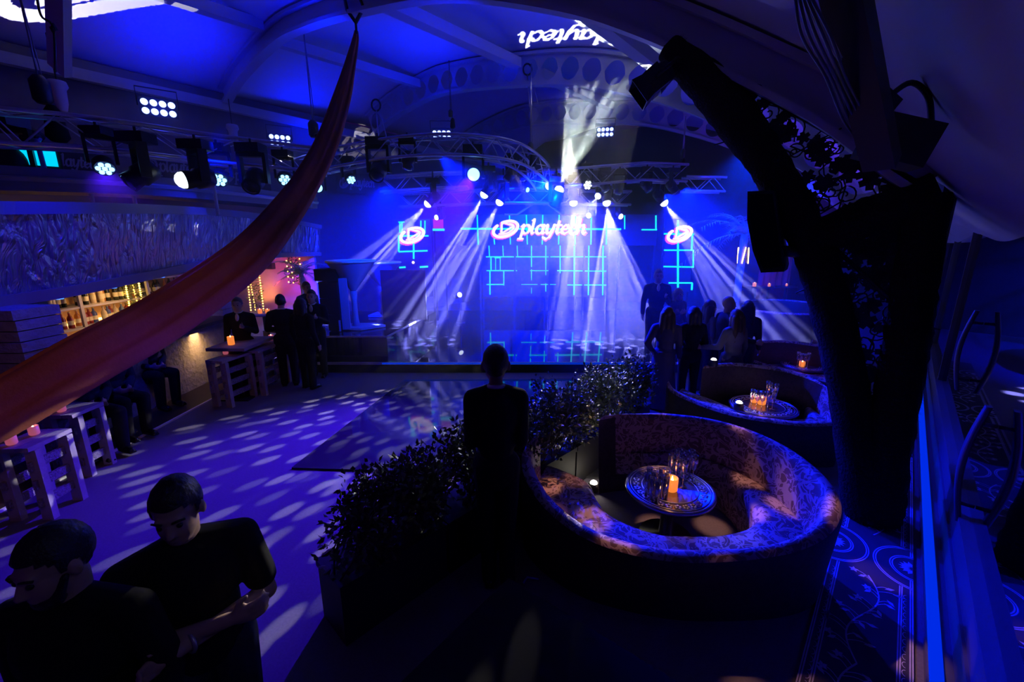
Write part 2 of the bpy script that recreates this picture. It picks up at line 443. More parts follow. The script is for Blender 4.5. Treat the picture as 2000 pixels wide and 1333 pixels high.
panel_logo(t, 778, 440, 834, 480, 11.6, 'mark', 110, 80)
m = MB(); m.ball(P(807, 513, 11.55), .04, 10); o = m.build('indicator_lamp', M['logo'], t)
Rt = [(1297, 457, 1355, 458, .045), (1297, 489, 1355, 489, .04), (1296, 521, 1355, 522, .04), (1306, 553, 1352, 553, .04), (1324, 430, 1324, 566, .045), (1352, 458, 1351, 489, .04), (1354, 489, 1354, 522, .03), (1352, 553, 1351, 567, .04)]
t = screen('led_screen', 'narrow screen with the round logo right of the stage', 1292, 428, 1360, 570, 12.2, Rt)
panel_logo(t, 1296, 438, 1357, 478, 12.2, 'mark', 110, 80)
m = MB(); a = P(846, 428, 12.4); b = P(866, 448, 12.4); m.box((a + b) / 2, (b.x - a.x, .06, a.z - b.z)); t = thing('led_tile', 'small pink video tile between left and upper screens', 'screen', (a.x, 12.4, a.z)); m.build('panel', emis('pink_tile', (.6, .03, .22), .8), t)
m = MB(); m.beam(P(840, 449, 12.38), P(868, 449, 12.38), .06); m.build('grid_lines', M['cyan'], t)
m = MB(); m.beam((a.x, 12.5, .25), (a.x, 12.5, a.z), .05); m.build('support_frame', M['black'], t)
# stage-floor cyan flecks are reflections: nothing to add. Floor-standing white spot aimed right across the stage
# ================================================================== martini glass props
M['glasspaint'] = mat('painted_blue_glass', (.25, .35, .8), .3)
def martini(label, base, h=1.46, rw=.5, r_=.03):
    t = thing('martini_glass', label, 'prop', base); bx, by, bz = base
    m = MB(); m.lathe([(.05, .55 * h), (.09, .6 * h), (rw * .62, .8 * h), (rw, h), (rw + .02, h + .01), (rw * .98, h - .03), (rw * .6, .79 * h), (.06, .6 * h)], 40, base); m.build('bowl', M['glasspaint'], t)
    m = MB(); m.tube([Vector(base) + Vector((rw * math.cos(a), rw * math.sin(a), h)) for a in [2 * math.pi * i / 40 for i in range(40)]], .025, 6, closed=True); m.build('rim', M['edge'], t)
    m = MB(); m.tube([Vector(base) + Vector((0, 0, z)) for z in (.03, .2, .4 * h, .56 * h)], [.09, .06, .055, .08], 14)
    for sg in (): m.tube([Vector(base) + Vector((sg * .5 * rw, 0, .78 * h)), Vector(base) + Vector((sg * .12, 0, .5 * h)), Vector(base) + Vector((sg * .1, 0, .05)), ], .035, 8)
    m.build('stem', M['glasspaint'], t)
    m = MB(); m.prism([(bx + x, by + y) for x, y in [(-.32, -.25), (.2, -.32), (.62, .1), (.3, .32), (-.25, .3)]], bz, bz + .05); m.build('foot', M['glasspaint'], t)
    return t
martini('giant blue martini glass prop on the riser, fully in view', (P(693, 600, 9.3).x, 9.3, .70))
martini('second giant martini glass prop half hidden by the dark panel', (P(742, 560, 10.9).x + .05, 10.9, .70), 1.35)
m = MB(); a = P(733, 528, 10.3); b = P(833, 600, 10.3); m.box(((a.x + b.x) / 2 + .06, 10.3, (a.z + .70) / 2), (b.x - a.x - .12, .08, a.z - .70)); o = m.build('masking_flat', M['blackmat'], loc=((a.x + b.x) / 2, 10.3, .7)); tag(o, 'flat black masking panel standing on the riser beside the martini glass', 'panel')
# speaker stack
base = P(652, 640, 9.0); base.z = .70
t = thing('speaker_stack', 'stepped black speaker stack left of the martini glass', 'speaker', base, None)
y = 9.0; xr = P(664, 600, 9).x; xl = P(622, 560, 9).x
for i, (l, z0, z1, nm) in enumerate([(640, .70, 1.05, 'subwoofer'), (628, 1.05, 1.40, 'cabinet'), (628, 1.40, 1.75, 'cabinet'), (622, 1.76, 2.02, 'top_cabinet')]):
    x0 = P(l, 600, 9).x; m = MB(); m.box(((x0 + xr) / 2, y + .2, (z0 + z1) / 2), (xr - x0, .5, z1 - z0 - .015)); pt = m.build(nm, M['black'], t)
    m = MB(); m.box(((x0 + xr) / 2, y - .055, (z0 + z1) / 2), (xr - x0 - .05, .012, z1 - z0 - .06)); m.build('grille', M['blackmat'], pt)
m = MB(); m.box((xr + .10, y + .02, 1.27), (.17, .04, 1.1)); m.box((xr + .0, y - .1, .82), (.03, .03, .24)); m.build('side_panel', M['glasspaint'], t)
# ================================================================== trusses
def truss(label, path, size, group=None, h=None, diag=None, name='lighting_truss'):
    path = [Vector(p) for p in path]; h = h or size
    t = thing(name, label, 'truss', path[len(path) // 2], group)
    fr = []
    for i, p in enumerate(path):
        d = (path[min(i + 1, len(path) - 1)] - path[max(i - 1, 0)]).normalized(); sd = d.cross(Vector((0, 0, 1))).normalized(); fr.append((p, sd))
    r = .03
    ch = {}
    for sx in (-1, 1):
        for sz in (-1, 1):
            pts = [p + sd * sx * size / 2 + Vector((0, 0, sz * h / 2)) for p, sd in fr]; ch[sx, sz] = pts
            m = MB(); m.tube(pts, r, 8); m.build('chord', M['alu'], t)
    m = MB()
    # resample and zigzag
    tot = sum((b - a).length for a, b in zip(path, path[1:])); n = max(2, int(tot / (h * 1.0)))
    def at(pts, f):
        x = f * (len(pts) - 1); i = min(int(x), len(pts) - 2); return pts[i].lerp(pts[i + 1], x - i)
    for sx in (-1, 1):
        for k in range(n):
            u0, u1 = (-1, 1) if k % 2 else (1, -1)
            m.tube([at(ch[sx, u0], k / n), at(ch[sx, u1], (k + 1) / n)], .011, 5)
    for sz in (-1, 1):
        for k in range(n):
            u0, u1 = (-1, 1) if k % 2 else (1, -1)
            m.tube([at(ch[u0, sz], k / n), at(ch[u1, sz], (k + 1) / n)], .011, 5)
    m.build('bracing', M['alu'], t)
    return t
tl = [P(-60, 246, 6.0), P(0, 250, 6.2), P(200, 266, 7.0), P(420, 294, 7.9), P(640, 318, 8.9)]
truss('long lighting truss over the bar at the left, hung with dark moving heads', catmull(tl, 4), .42)
tr = [P(590, 330, 10.8), P(660, 312, 9.8), P(760, 294, 9.2), P(860, 286, 8.9), P(950, 290, 8.9), P(1010, 305, 9.2), P(1050, 335, 9.8), P(1062, 355, 10.6)]
truss('curved ring truss above the left of the stage', catmull(tr, 5), .36)
truss('straight truss with bright-lit diagonals right of the upward beams', [P(1085, 350, 10.2), P(1160, 345, 10.2), P(1250, 337, 10.4), P(1335, 340, 10.6)], .36)
truss('short truss end behind the right screen, ending near the palm', [P(1335, 360, 11.6), P(1412, 362, 11.6)], .34)
truss('far back truss left of centre, hung with the beam lights', [P(745, 362, 11.6), P(830, 355, 11.6), P(915, 352, 11.6)], .36)
truss('low back truss above the logo screen', [P(780, 392, 12.0), P(1000, 383, 12.0), P(1230, 388, 12.0)], .34)
# ================================================================== moving heads
M['lens_off'] = mat('lamp_lens_dark', (.02, .025, .05), .08, spec=.8)
M['lens_on'] = emis('lamp_lens_white', (.75, .86, 1), 3.)
M['lens_blue'] = emis('lamp_lens_blue', (.2, .5, 1), 4.)
M['lens_warm'] = emis('lamp_lens_warm', (1, .8, .55), 12.)
M['led_dot'] = emis('status_led', (.7, .8, 1), 2.)
def mhead(p, aim, label, on=None, s=1.0, kind='spot', group=None, hang=.0, dot=True):
    """p = centre of the lens; aim = unit vector the lamp points along"""
    p = Vector(p); aim = Vector(aim).normalized(); q = aim.to_track_quat('Z', 'Y'); L = .34 * s; r = .115 * s
    c = p - aim * L * .55; top = c + Vector((0, 0, .30 * s))
    t = thing('moving_head_light', label, 'stage light', top + Vector((0, 0, .12 * s)), group)
    Mx = Matrix.Translation(p) @ q.to_matrix().to_4x4()
    m = MB()
    if kind == 'wash': prof = [(.02 * s, -.20 * s), (r * .8, -.19 * s), (r * 1.1, -.12 * s), (r * 1.15, -.02 * s), (r * 1.05, 0), (r * .9, -.012 * s)]
    else: prof = [(.02 * s, -L), (r * .8, -L * .98), (r * 1.05, -L * .85), (r * 1.05, -L * .4), (r * .85, -L * .33), (r * .95, 0), (r * .8, -.01 * s)]
    m.lathe(prof, 20, (0, 0, 0), True, Mx); m.build('lamp_housing', M['black'], t)
    side = aim.cross(Vector((0, 0, 1)))
    side = Vector((1, 0, 0)) if side.length < .1 else side.normalized()
    m = MB()
    for sg in (-1, 1): m.beam(c + side * sg * r * 1.35 - Vector((0, 0, .05 * s)), top + side * sg * r * 1.35, .04 * s, .1 * s, up=aim if abs(aim.z) < .9 else (0, 1, 0))
    m.beam(top - side * r * 1.5, top + side * r * 1.5, .1 * s, .05 * s); m.build('yoke', M['black'], t)
    m = MB(); m.box(top + Vector((0, 0, .08 * s)), (.3 * s, .22 * s, .11 * s)); m.tube([top + Vector((0, 0, .13 * s)), top + Vector((0, 0, .2 * s + hang))], .02, 6); b = m.build('base', M['black'], t)
    if dot: m = MB(); m.ball(top + Vector((-.06 * s, -.115 * s, .08 * s)), .016 * s, 8); m.build('status_light', M['led_dot'], b)
    lm = M['lens_off'] if on is None else M[on]
    if kind == 'wash':
        for i in range(7):
            a = 2 * math.pi * i / 6; rr = 0 if i == 6 else r * .62
            m = MB(); m.lathe([(r * .27, -.005), (r * .26, .012 * s), (.001, .02 * s)], 12, (rr * math.cos(a), rr * math.sin(a), 0), True, Mx); m.build('lens', lm, t)
    else:
        m = MB(); m.lathe([(r * .82, -.01 * s), (r * .8, .03 * s), (r * .6, .062 * s), (r * .3, .082 * s), (.001, .09 * s)] if on else [(r * .82, -.01 * s), (r * .7, .012 * s), (r * .3, .022 * s), (.001, .025 * s)], 20, (0, 0, 0), True, Mx); m.build('lens', lm, t)
    return t
def to(px, py, Y, qx, qy, Z): return (P(qx, qy, Z) - P(px, py, Y)).normalized()
CAMV = Vector((0, 0, CAMH))
BEAMS = [  # px,py,Y, aim px,py,Y, power, size, gobo, label
 ((836, 398), 11, (680, 560), 10.4, 1.0, 24, 'rays', 'beam light shining down-left, above the left logo screen'),
 ((946, 380), 10.5, (770, 670), 9.8, 1.0, 22, 'rays', 'beam light highest of the pair left of the logo, casting a long white shaft'),
 ((976, 395), 11, (820, 680), 9.8, .9, 26, 'rays', 'beam light directly above the left end of the logo lettering'),
 ((1120, 396), 11, (1125, 680), 9.8, 1.0, 28, 'rays', 'beam light pointing straight down over the end of the logo lettering'),
 ((1185, 396), 11, (1220, 680), 9.6, 1.3, 38, 'rays', 'beam light throwing the widest shaft down the right of the stage'),
 ((1297, 396), 11, (1450, 610), 9.8, 1.0, 26, 'rays', 'beam light above the right logo screen, slanting to the palm'),
 ((1092, 372), 9.5, (1155, 190), 8.9, .55, 44, 'fan', 'moving head turned upward, fanning four pale beams at the roof'),
]
for (p0, Y0, p1, Y1, pw, sz, gb, lb) in BEAMS:
    a = P(p0[0], p0[1], Y0); d = (P(p1[0], p1[1], Y1) - a).normalized()
    mhead(a, d, lb, 'lens_on', 1.05, hang=.1)
HEADS = [
 ((20, 345), 6.6, (.3, -.6, -.8), None, 1.5, 'spot', 'big dark moving head at the extreme left beside the cyan monitor'),
 ((205, 330), 6.7, (.55, -.55, -.75), 'lens_blue', 1.05, 'wash', 'LED wash head just right of the cyan monitor, glowing blue'),
 ((250, 358), 6.6, (-.5, -.6, -.6), None, 1.3, 'spot', 'dark spot head hanging over the first banner, lamp unlit'),
 ((358, 352), 6.8, (-.55, -.75, -.2), 'lens_on', 1.25, 'spot', 'large spot head with one bright white lens in mid bar truss'),
 ((428, 352), 7.7, (.3, -.75, -.6), 'lens_blue', 1.1, 'wash', 'LED wash head between the white-lensed spot and a dark spot'),
 ((490, 366), 7.5, (.1, -.8, -.6), None, 1.3, 'spot', 'dark spot head in front of the third banner'),
 ((557, 352), 8.3, (.35, -.75, -.5), 'lens_blue', 1.0, 'wash', 'LED wash head half hidden by the hanging drape'),
 ((621, 367), 10.2, (.35, -.93, -.05), 'lens_blue', 1.0, 'spot', 'bright blue lamp just right of the drape'),
 ((686, 352), 9.8, (.5, -.6, -.6), 'lens_blue', .9, 'wash', 'small LED wash head on the ring truss nearest the drape'),
 ((735, 345), 9.0, (-.05, -.75, -.65), None, 1.35, 'spot', 'bulky dark spot head facing out under the ring truss'),
 ((797, 330), 9.0, (.0, -.3, -.95), None, 1.0, 'spot', 'dark spot head pointing down, right of the bulky one'),
 ((925, 341), 8.8, (.1, -.95, -.1), 'lens_blue', 1.25, 'spot', 'brightest round blue-white lamp under the ring truss'),
 ((990, 352), 9.6, (-.5, -.3, -.8), None, .9, 'spot', 'dark spot head below the bend of the ring truss'),
 ((1024, 350), 9.9, (.4, -.3, -.8), None, .9, 'spot', 'dark spot head next to the fan of upward beams'),
 ((1073, 363), 10, (.0, -1, -.05), 'lens_on', .95, 'spot', 'round white lamp left of the upward fan of beams'),
 ((1148, 362), 10, (.2, -.9, -.3), 'lens_on', .95, 'wash', 'LED wash head with a flower of white lenses right of the upward fan'),
 ((1168, 383), 10.5, (-.55, -.6, -.6), 'lens_on', .8, 'spot', 'dotted-pattern projector sending light spots over the carpet'),
 ((1183, 372), 10.1, (.2, -.4, -.8), None, .85, 'spot', 'dark spot head with glinting rim under the straight truss'),
 ((1208, 378), 10.2, (-.1, -.3, -.9), None, .85, 'spot', 'dark spot head pointing straight down beside the glinting one'),
 ((1268, 372), 10.4, (.3, -.5, -.7), None, .9, 'spot', 'dark spot head at the right end of the straight truss'),
 ((1320, 376), 10.3, (.5, -.3, -.8), None, .9, 'spot', 'dark blue-lit head right above the slanting beam light'),
 ((1150, 421), 12.2, (-.55, -.7, -.35), 'lens_on', .8, 'spot', 'white lamp angled left over the logo lettering end'),
 ((1212, 423), 12.2, (.6, -.7, -.45), 'lens_on', .8, 'spot', 'white lamp angled right beside the logo screen'),
 ((853, 425), 12.0, (-.75, -.6, -.25), 'lens_on', .75, 'spot', 'white lamp over the pink video tile'),
 ((1030, 371), 11, (.8, -.5, -.25), 'lens_blue', .6, 'spot', 'small cyan beam lamp under the ring truss end'),
]
for (p0, Y0, aim, on, s, kd, lb) in HEADS: mhead(P(p0[0], p0[1], Y0), aim, lb, on, s, kd)
# short footlight on the stage
a = P(898, 576, 12.2); t = thing('floor_spotlight', 'small spotlight on a short stand on the stage, beaming to the right', 'stage light', (a.x, a.y, .22))
d = (P(1000, 530, 10) - a).normalized(); Mx = Matrix.Translation(a) @ d.to_track_quat('Z', 'Y').to_matrix().to_4x4()
m = MB(); m.lathe([(.03, -.25), (.08, -.24), (.09, 0), (.075, -.01)], 16, (0, 0, 0), True, Mx); m.build('lamp_housing', M['black'], t)
m = MB(); m.lathe([(.075, -.01), (.05, .01), (.001, .015)], 16, (0, 0, 0), True, Mx); m.build('lens', M['lens_on'], t)
m = MB(); m.tube([(a.x, a.y + .05, .22), (a.x, a.y + .05, a.z)], .02, 8); m.box((a.x, a.y + .05, .235), (.25, .25, .03)); m.build('stand', M['black'], t)
# LED floods (2 x 4 lamps)
def flood(px, py, Y, label, w=.5, face=None):
    c = P(px, py, Y); face = (CAMV - c).normalized() if face is None else Vector(face).normalized(); q = face.to_track_quat('Z', 'Y'); Mx = Matrix.Translation(c) @ q.to_matrix().to_4x4()
    t = thing('led_flood_light', label, 'flood light', c + Vector((0, 0, .3)), 'eight-lamp flood lights')
    m = MB(); m.box((0, 0, -.05), (w * 1.06, w * .58, .09), None, Mx); m.build('housing', M['black'], t)
    for j in range(2):
        for i in range(4):
            m = MB(); r = w * .105; m.lathe([(r, -.004), (r * .8, .02), (.001, .03)], 12, ((i - 1.5) * w * .245, (j - .5) * w * .27, 0), True, Mx); m.build('lamp', M['flood'], t)
    m = MB(); m.tube([Mx @ Vector((-w * .56, 0, -.05)), Mx @ Vector((-w * .56, .3, -.08)), Mx @ Vector((w * .56, .3, -.08)), Mx @ Vector((w * .56, 0, -.05))], .012, 6); m.build('bracket', M['black'], t)
M['flood'] = emis('flood_lamp', (.3, .42, 1), 4.)
flood(310, 211, 8.4, 'eight-lamp blue flood light, largest, on the wall above the bar truss', .52)
flood(547, 274, 10.6, 'eight-lamp blue flood light left of the drape', .46)
flood(863, 264, 11.2, 'blurred eight-lamp flood light above the ring truss', .46, (.02, -.8, -.65))
flood(1182, 258, 11.6, 'eight-lamp flood light above the straight truss, on the far arch', .42)

# ================================================================== logo gobo projectors (a real plate with the letters cut out in front of the lamp)
PROJ = []
def hit_roof(px, py):
    d = ray(px, py); tt = 1.5
    while tt < 25:
        v = Vector((0, 0, CAMH)) + d * tt; l = (v - A0).dot(NV)
        if v.z > zc(l) + scal(l, (v - A0).dot(UV)) or l > 13.1: return v
        tt += .02
    return v
def projector(label, O, corners, hitf, kind, nx, ny, power, size=110):
    O = Vector(O); bl, br, tr, tl = corners; c = hitf((bl[0] + tr[0]) / 2, (bl[1] + tr[1]) / 2); dr = (c - O).normalized(); q = dr.to_track_quat('Z', 'Y'); Mi = (Matrix.Translation(O) @ q.to_matrix().to_4x4()); Inv = Mi.inverted(); D = .06
    def pl(p): v = Inv @ p; return Vector((v.x / v.z * D, v.y / v.z * D, D))
    C = [pl(hitf(*p)) for p in corners]
    def bil(u, v): return C[0].lerp(C[1], u).lerp(C[3].lerp(C[2], u), v)
    st, (x0, x1, y0, y1) = logo_data(kind); ins = raster(st, x0, x1, y0, y1, nx, ny)
    t = thing('gobo_projector', label, 'projector', O)
    m = MB()
    for j, i, k in runs(~ins):
        n = max(1, (k - i) // 24)
        for e in range(n):
            a, b = i + (k - i) * e / n, i + (k - i) * (e + 1) / n
            m.add([Mi @ bil(u, v) for u, v in ((a / nx, j / ny), (b / nx, j / ny), (b / nx, (j + 1) / ny), (a / nx, (j + 1) / ny))], [(0, 1, 2, 3)])
    R = .135
    ring = [bil(u, v) for u, v in ([(i / 12, 0) for i in range(12)] + [(1, i / 12) for i in range(12)] + [(1 - i / 12, 1) for i in range(12)] + [(0, 1 - i / 12) for i in range(12)])]
    outr = [Vector((p.x, p.y, 0)).normalized() * R + Vector((0, 0, D)) for p in ring]
    m.grid([[Mi @ p for p in ring], [Mi @ p for p in outr]], False, True)
    m.build('gobo_plate', M['blackmat'], t)
    m = MB(); m.lathe([(.04, -.14), (.08, -.13), (.125, -.04), (R, D + .04), (R - .006, D + .04), (R - .007, D - .002)], 28, (0, 0, 0), True, Mi, False); m.build('lamp_housing', M['black'], t)
    m = MB(); m.tube([Mi @ Vector((-R - .02, 0, 0)), Mi @ Vector((-R - .03, 0, -.2)), Mi @ Vector((R + .03, 0, -.2)), Mi @ Vector((R + .02, 0, 0))], .015, 6)
    if O.z < 1: m.tube([Mi @ Vector((0, 0, -.2)), Vector((O.x, O.y, .02))], .02, 8); m.box((O.x, O.y, .012), (.3, .3, .024))
    m.build('yoke', M['black'], t)
    PROJ.append((O, dr, power, size))
projector('floor projector behind the hedge throwing the white logo lettering onto the roof', (.8, 5.35, .26), [(1296, 58), (1003, 50), (1000, 99), (1290, 103)], hit_roof, 'full', 300, 70, 8000, 60)
projector('projector over the bar throwing the round mark on the upper left roof', P(60, 268, 7.3), [(-40, 66), (470, 74), (480, -70), (-40, -100)], hit_roof, 'mark', 130, 90, 500)
def hit_canopy(px, py): return PX(px, py, XB_)
XB_ = -5.96
projector('projector throwing pale lettering on the silver relief canopy', (-3.6, 8.8, 4.5), [(186, 492), (358, 504), (352, 448), (190, 462)], hit_canopy, 'full', 220, 60, 700)
def hit_wall(px, py):
    d = ray(px, py); tt = ((LS(13.1, 0, 0) - Vector((0, 0, CAMH))).dot(NV)) / d.dot(NV); return Vector((0, 0, CAMH)) + d * tt
projector('projector throwing the mark on the wall just right of the drape', (-2.4, 10.2, 4.4), [(655, 316), (742, 312), (730, 240), (668, 246)], hit_wall, 'mark', 110, 80, 900)
# ================================================================== damask sofas
def damask(name, c0, c1, sc=9., emit=None):
    m = bpy.data.materials.new(name); m.use_nodes = True; nt = m.node_tree; b = nt.nodes['Principled BSDF']; N = NT(nt)
    tc = N.n('ShaderNodeTexCoord'); n1 = N.n('ShaderNodeTexNoise', {'Vector': (tc, 3), 'Scale': sc * .55, 'Detail': 1.})
    off = N.v('SCALE', (n1, 1)); off.inputs[3].default_value = .35
    vec = N.v('ADD', (tc, 3), (off, 0))
    vo = N.n('ShaderNodeTexVoronoi', {'Vector': (vec, 0), 'Scale': sc}, feature='DISTANCE_TO_EDGE')
    n2 = N.n('ShaderNodeTexNoise', {'Vector': (vec, 0), 'Scale': sc * 1.6, 'Detail': 2., 'Distortion': 1.2})
    w1 = N.m('GREATER_THAN', (n2, 0), .52); w2 = N.m('LESS_THAN', (vo, 0), .05)
    f = N.m('MAXIMUM', w1, w2)
    mx = N.n('ShaderNodeMix', {0: f}, data_type='RGBA'); mx.inputs[6].default_value = (*c0, 1); mx.inputs[7].default_value = (*c1, 1)
    N.link(mx, 2, b, 'Base Color'); b.inputs['Roughness'].default_value = .55; b.inputs['Specular IOR Level'].default_value = .35
    n3 = N.n('ShaderNodeTexNoise', {'Vector': (tc, 3), 'Scale': 3., 'Detail': 2., 'Distortion': .8})
    hs = N.m('ADD', N.m('MULTIPLY', f, .12), N.m('MULTIPLY', (n3, 0), .9))
    bp = N.n('ShaderNodeBump', {'Height': hs, 'Strength': .5, 'Distance': .04}); N.link(bp, 0, b, 'Normal')
    return m
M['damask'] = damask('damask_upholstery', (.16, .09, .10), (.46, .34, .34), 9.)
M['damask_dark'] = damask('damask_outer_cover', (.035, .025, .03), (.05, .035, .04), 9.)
def sofa(label, O, I, zs, seat_z=.44, n=5):
    Op = [G(a[0], a[1], a[2]) for a in O]; Ip = [G(b[0], b[1], seat_z) for b in I]
    Ou = catmull(Op, n); In = catmull(Ip, n)
    c = sum((v for v in Ou), Vector()) / len(Ou); c.z = 0
    t = thing('curved_sofa', label, 'sofa', c)
    bk, st, ou = [], [], []
    for o, i in zip(Ou, In):
        h = o.z; o2 = Vector((o.x, o.y, 0)); i2 = Vector((i.x, i.y, 0)); nn = (i2 - o2); w = nn.length; nn.normalize()
        th = min(.20, .42 * w)
        def q(d, z): v = o2 + nn * d; v.z = z; return v
        ou.append([q(.05, .0), q(.02, h * .5), q(-.0, h - .07), q(.012, h - .035)])
        bk.append([q(.012, h - .035), q(.035, h - .01), q(.07, h), q(.105, h - .012), q(.13, h - .05), q(min(.15, th), max(h - .14, seat_z + .03)), q(th, seat_z + .005), q(th, .2)])
        st.append([q(th - .01, seat_z - .01), q(th + .03, seat_z), q(max(th + .06, w - .09), seat_z + .012), q(w - .03, seat_z - .004), q(w, seat_z - .035), q(w, .1), q(w - .03, .0)])
    MB().grid(bk).build('backrest', M['damask'], t); MB().grid(st).build('seat', M['damask'], t)
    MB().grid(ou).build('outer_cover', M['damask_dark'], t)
    for k in (0, -1):
        mm = MB(); pg = ou[k] + bk[k][1:7] + st[k][1:]
        mm.add(pg, [tuple(range(len(pg)))]); mm.build('end_panel', M['damask'], t)
    return t
sofa('nearest curved sofa, a big spiral ring around the tray table with champagne flutes',
 [(1170,815,.88),(1230,806,.88),(1300,804,.88),(1390,815,.88),(1480,842,.88),(1560,882,.86),(1625,935,.82),(1650,985,.76),(1630,1035,.68),(1560,1072,.60),(1450,1090,.56),(1330,1093,.54),(1220,1075,.54),(1130,1040,.58),(1060,985,.66),(1022,925,.78),(1018,880,.88),(1045,853,.93)],
 [(1222,878),(1258,890),(1306,889),(1360,899),(1405,916),(1435,940),(1466,980),(1471,1011),(1459,1028),(1401,1043),(1340,1043),(1289,1040),(1238,1025),(1190,1001),(1165,970),(1150,940),(1105,918),(1072,906)], None)
sofa('second curved sofa, behind the nearest one, around the candlelit table',
 [(1372,716,.88),(1425,711,.88),(1487,716,.88),(1545,726,.86),(1600,745,.84),(1640,775,.78),(1655,800,.7),(1648,824,.6),(1575,829,.56),(1500,821,.55),(1440,811,.55),(1390,797,.57),(1345,780,.62),(1312,763,.7),(1302,748,.78)],
 [(1388,764),(1425,757),(1475,760),(1530,770),(1562,783),(1575,797),(1578,808),(1570,815),(1545,816),(1490,811),(1450,801),(1415,789),(1380,775),(1350,765),(1335,757)], None)
sofa('third curved sofa, deep blue-lit, with a white card on its table',
 [(1471,668,.88),(1525,666,.88),(1575,671,.88),(1622,680,.86),(1662,700,.8),(1668,728,.7),(1640,747,.62),(1590,737,.6),(1540,724,.6),(1500,714,.62),(1472,705,.66)],
 [(1480,700),(1525,696),(1565,699),(1598,705),(1618,713),(1622,722),(1600,729),(1570,724),(1538,715),(1508,708),(1488,703)], None)
sofa('farthest curved sofa, its tall blue outer wall below the palm trunk',
 [(1440,592,.95),(1480,585,.95),(1540,586,.95),(1590,592,.95),(1612,602,.95),(1600,612,.95),(1540,612,.95),(1475,606,.95),(1448,600,.95)],
 [(1470,609),(1495,605),(1535,606),(1565,610),(1575,614),(1565,619),(1530,620),(1492,617),(1476,613)], None, .55)
# ================================================================== tables, flutes, candles
M['traytop'] = mat('pewter_tray', (.24, .22, .28), .25, metal=.8)
M['trayline'] = mat('tray_engraving', (.75, .73, .8), .3, metal=.5)
M['darkwood'] = mat('dark_wood', (.03, .02, .02), .4)
def cheapglass():
    m = bpy.data.materials.new('clear_glass'); m.use_nodes = True; nt = m.node_tree
    for n in list(nt.nodes): nt.nodes.remove(n)
    N = NT(nt); o = N.n('ShaderNodeOutputMaterial'); tr = N.n('ShaderNodeBsdfTransparent'); gl = N.n('ShaderNodeBsdfGlossy'); gl.inputs['Roughness'].default_value = .1
    lw = N.n('ShaderNodeLayerWeight'); lw.inputs[0].default_value = .35
    f = N.m('ADD', N.m('MULTIPLY', (lw, 1), .9), .2); mx = N.n('ShaderNodeMixShader', {0: f, 1: tr, 2: gl}); N.link(mx, 0, o, 0); return m
M['glass'] = cheapglass()
M['flame'] = emis('candle_flame', (1, .62, .25), 14.)
M['candleglass'] = mat('amber_candle_glass', (.9, .35, .08), .2, emit=(1, .25, .04), es=.9)
def rtable(label, c, r, h, cat='table'):
    t = thing('round_table', label, cat, (c[0], c[1], 0))
    x, y = c[0], c[1]
    m = MB(); m.lathe([(r * .2, h - .045), (r * .97, h - .04), (r, h - .02), (r, h), (r * .97, h + .008), (r * .93, h), (.001, h)], 48, (x, y, 0)); m.build('tabletop', M['traytop'], t)
    m = MB()
    for rr in (.94, .88, .62): m.tube([(x + r * rr * math.cos(a), y + r * rr * math.sin(a), h + .003) for a in [2 * math.pi * i / 48 for i in range(48)]], .004, 4, closed=True)
    for i in range(26):
        a = 2 * math.pi * i / 26
        for j in range(5):
            b = 2 * math.pi * j / 5; px, py = x + r * .75 * math.cos(a), y + r * .75 * math.sin(a)
            m.ball((px + .02 * math.cos(b), py + .02 * math.sin(b), h + .002), (.011, .011, .003), 6)
    m.build('engraved_rim', M['trayline'], t)
    m = MB(); m.lathe([(r * .62, 0), (r * .6, .03), (.06, .06), (.05, h * .6), (.09, h - .05), (r * .2, h - .045)], 24, (x, y, 0)); m.build('pedestal', M['darkwood'], t)
    return t
T1 = G(1308, 953, .5); T2 = G(1490, 793, .5); T3 = G(1570, 714, .5)
rtable('round pewter tray table inside the nearest sofa, crowded with glasses', T1, .375, .5)
rtable('round table inside the second sofa with a glowing candle', T2, .40, .5)
rtable('small round table inside the third sofa', T3, .36, .5)
def flute(name, label, p, h, rb, group, cup=.55):
    t = thing(name, label, 'glass', p, group); x, y, z = p
    m = MB(); m.lathe([(.004, h * (1 - cup)), (rb * .75, h * (1 - cup) + .03), (rb, h * .78), (rb * .82, h), (rb * .78, h), (rb * .94, h * .78), (rb * .68, h * (1 - cup) + .035), (.003, h * (1 - cup) + .012)], 14, p); m.build('bowl', M['glass'], t)
    m = MB(); m.lathe([(.034, 0), (.034, .003), (.006, .008), (.0045, h * (1 - cup))], 12, p); m.build('stem', M['glass'], t); return t
f0 = None; k = 0
for i, (px, py) in enumerate([(1308, 934), (1322, 925), (1337, 930), (1352, 938), (1318, 942), (1333, 945), (1346, 926), (1328, 936)]):
    p = G(px, py + 6, .503)
    lb = 'tall champagne flute in the cluster at the back right of the nearest tray table'
    if f0 is None: f0 = flute('champagne_flute', lb, p, .27, .034, 'champagne flutes on the nearest table')
    else: dup(f0, p)
def tumbler(p, label, group, h=.14, r=.03):
    m = MB(); m.lathe([(.001, .004), (r * .8, 0), (r, h), (r * .93, h), (r * .72, .014), (.001, .012)], 14, p); o = m.build('highball_glass', M['glass'], loc=p); tag(o, label, 'glass', group); return o
tb = None
for px, py in [(1262, 962), (1272, 972), (1283, 978), (1276, 958), (1288, 966), (1298, 972), (1290, 952), (1300, 960), (1266, 950)]:
    p = G(px, py + 4, .503)
    if tb is None: tb = tumbler(p, 'slim highball glass in the front left cluster on the nearest tray table', 'highball glasses on the nearest table', .2, .026)
    else: dup(tb, p)
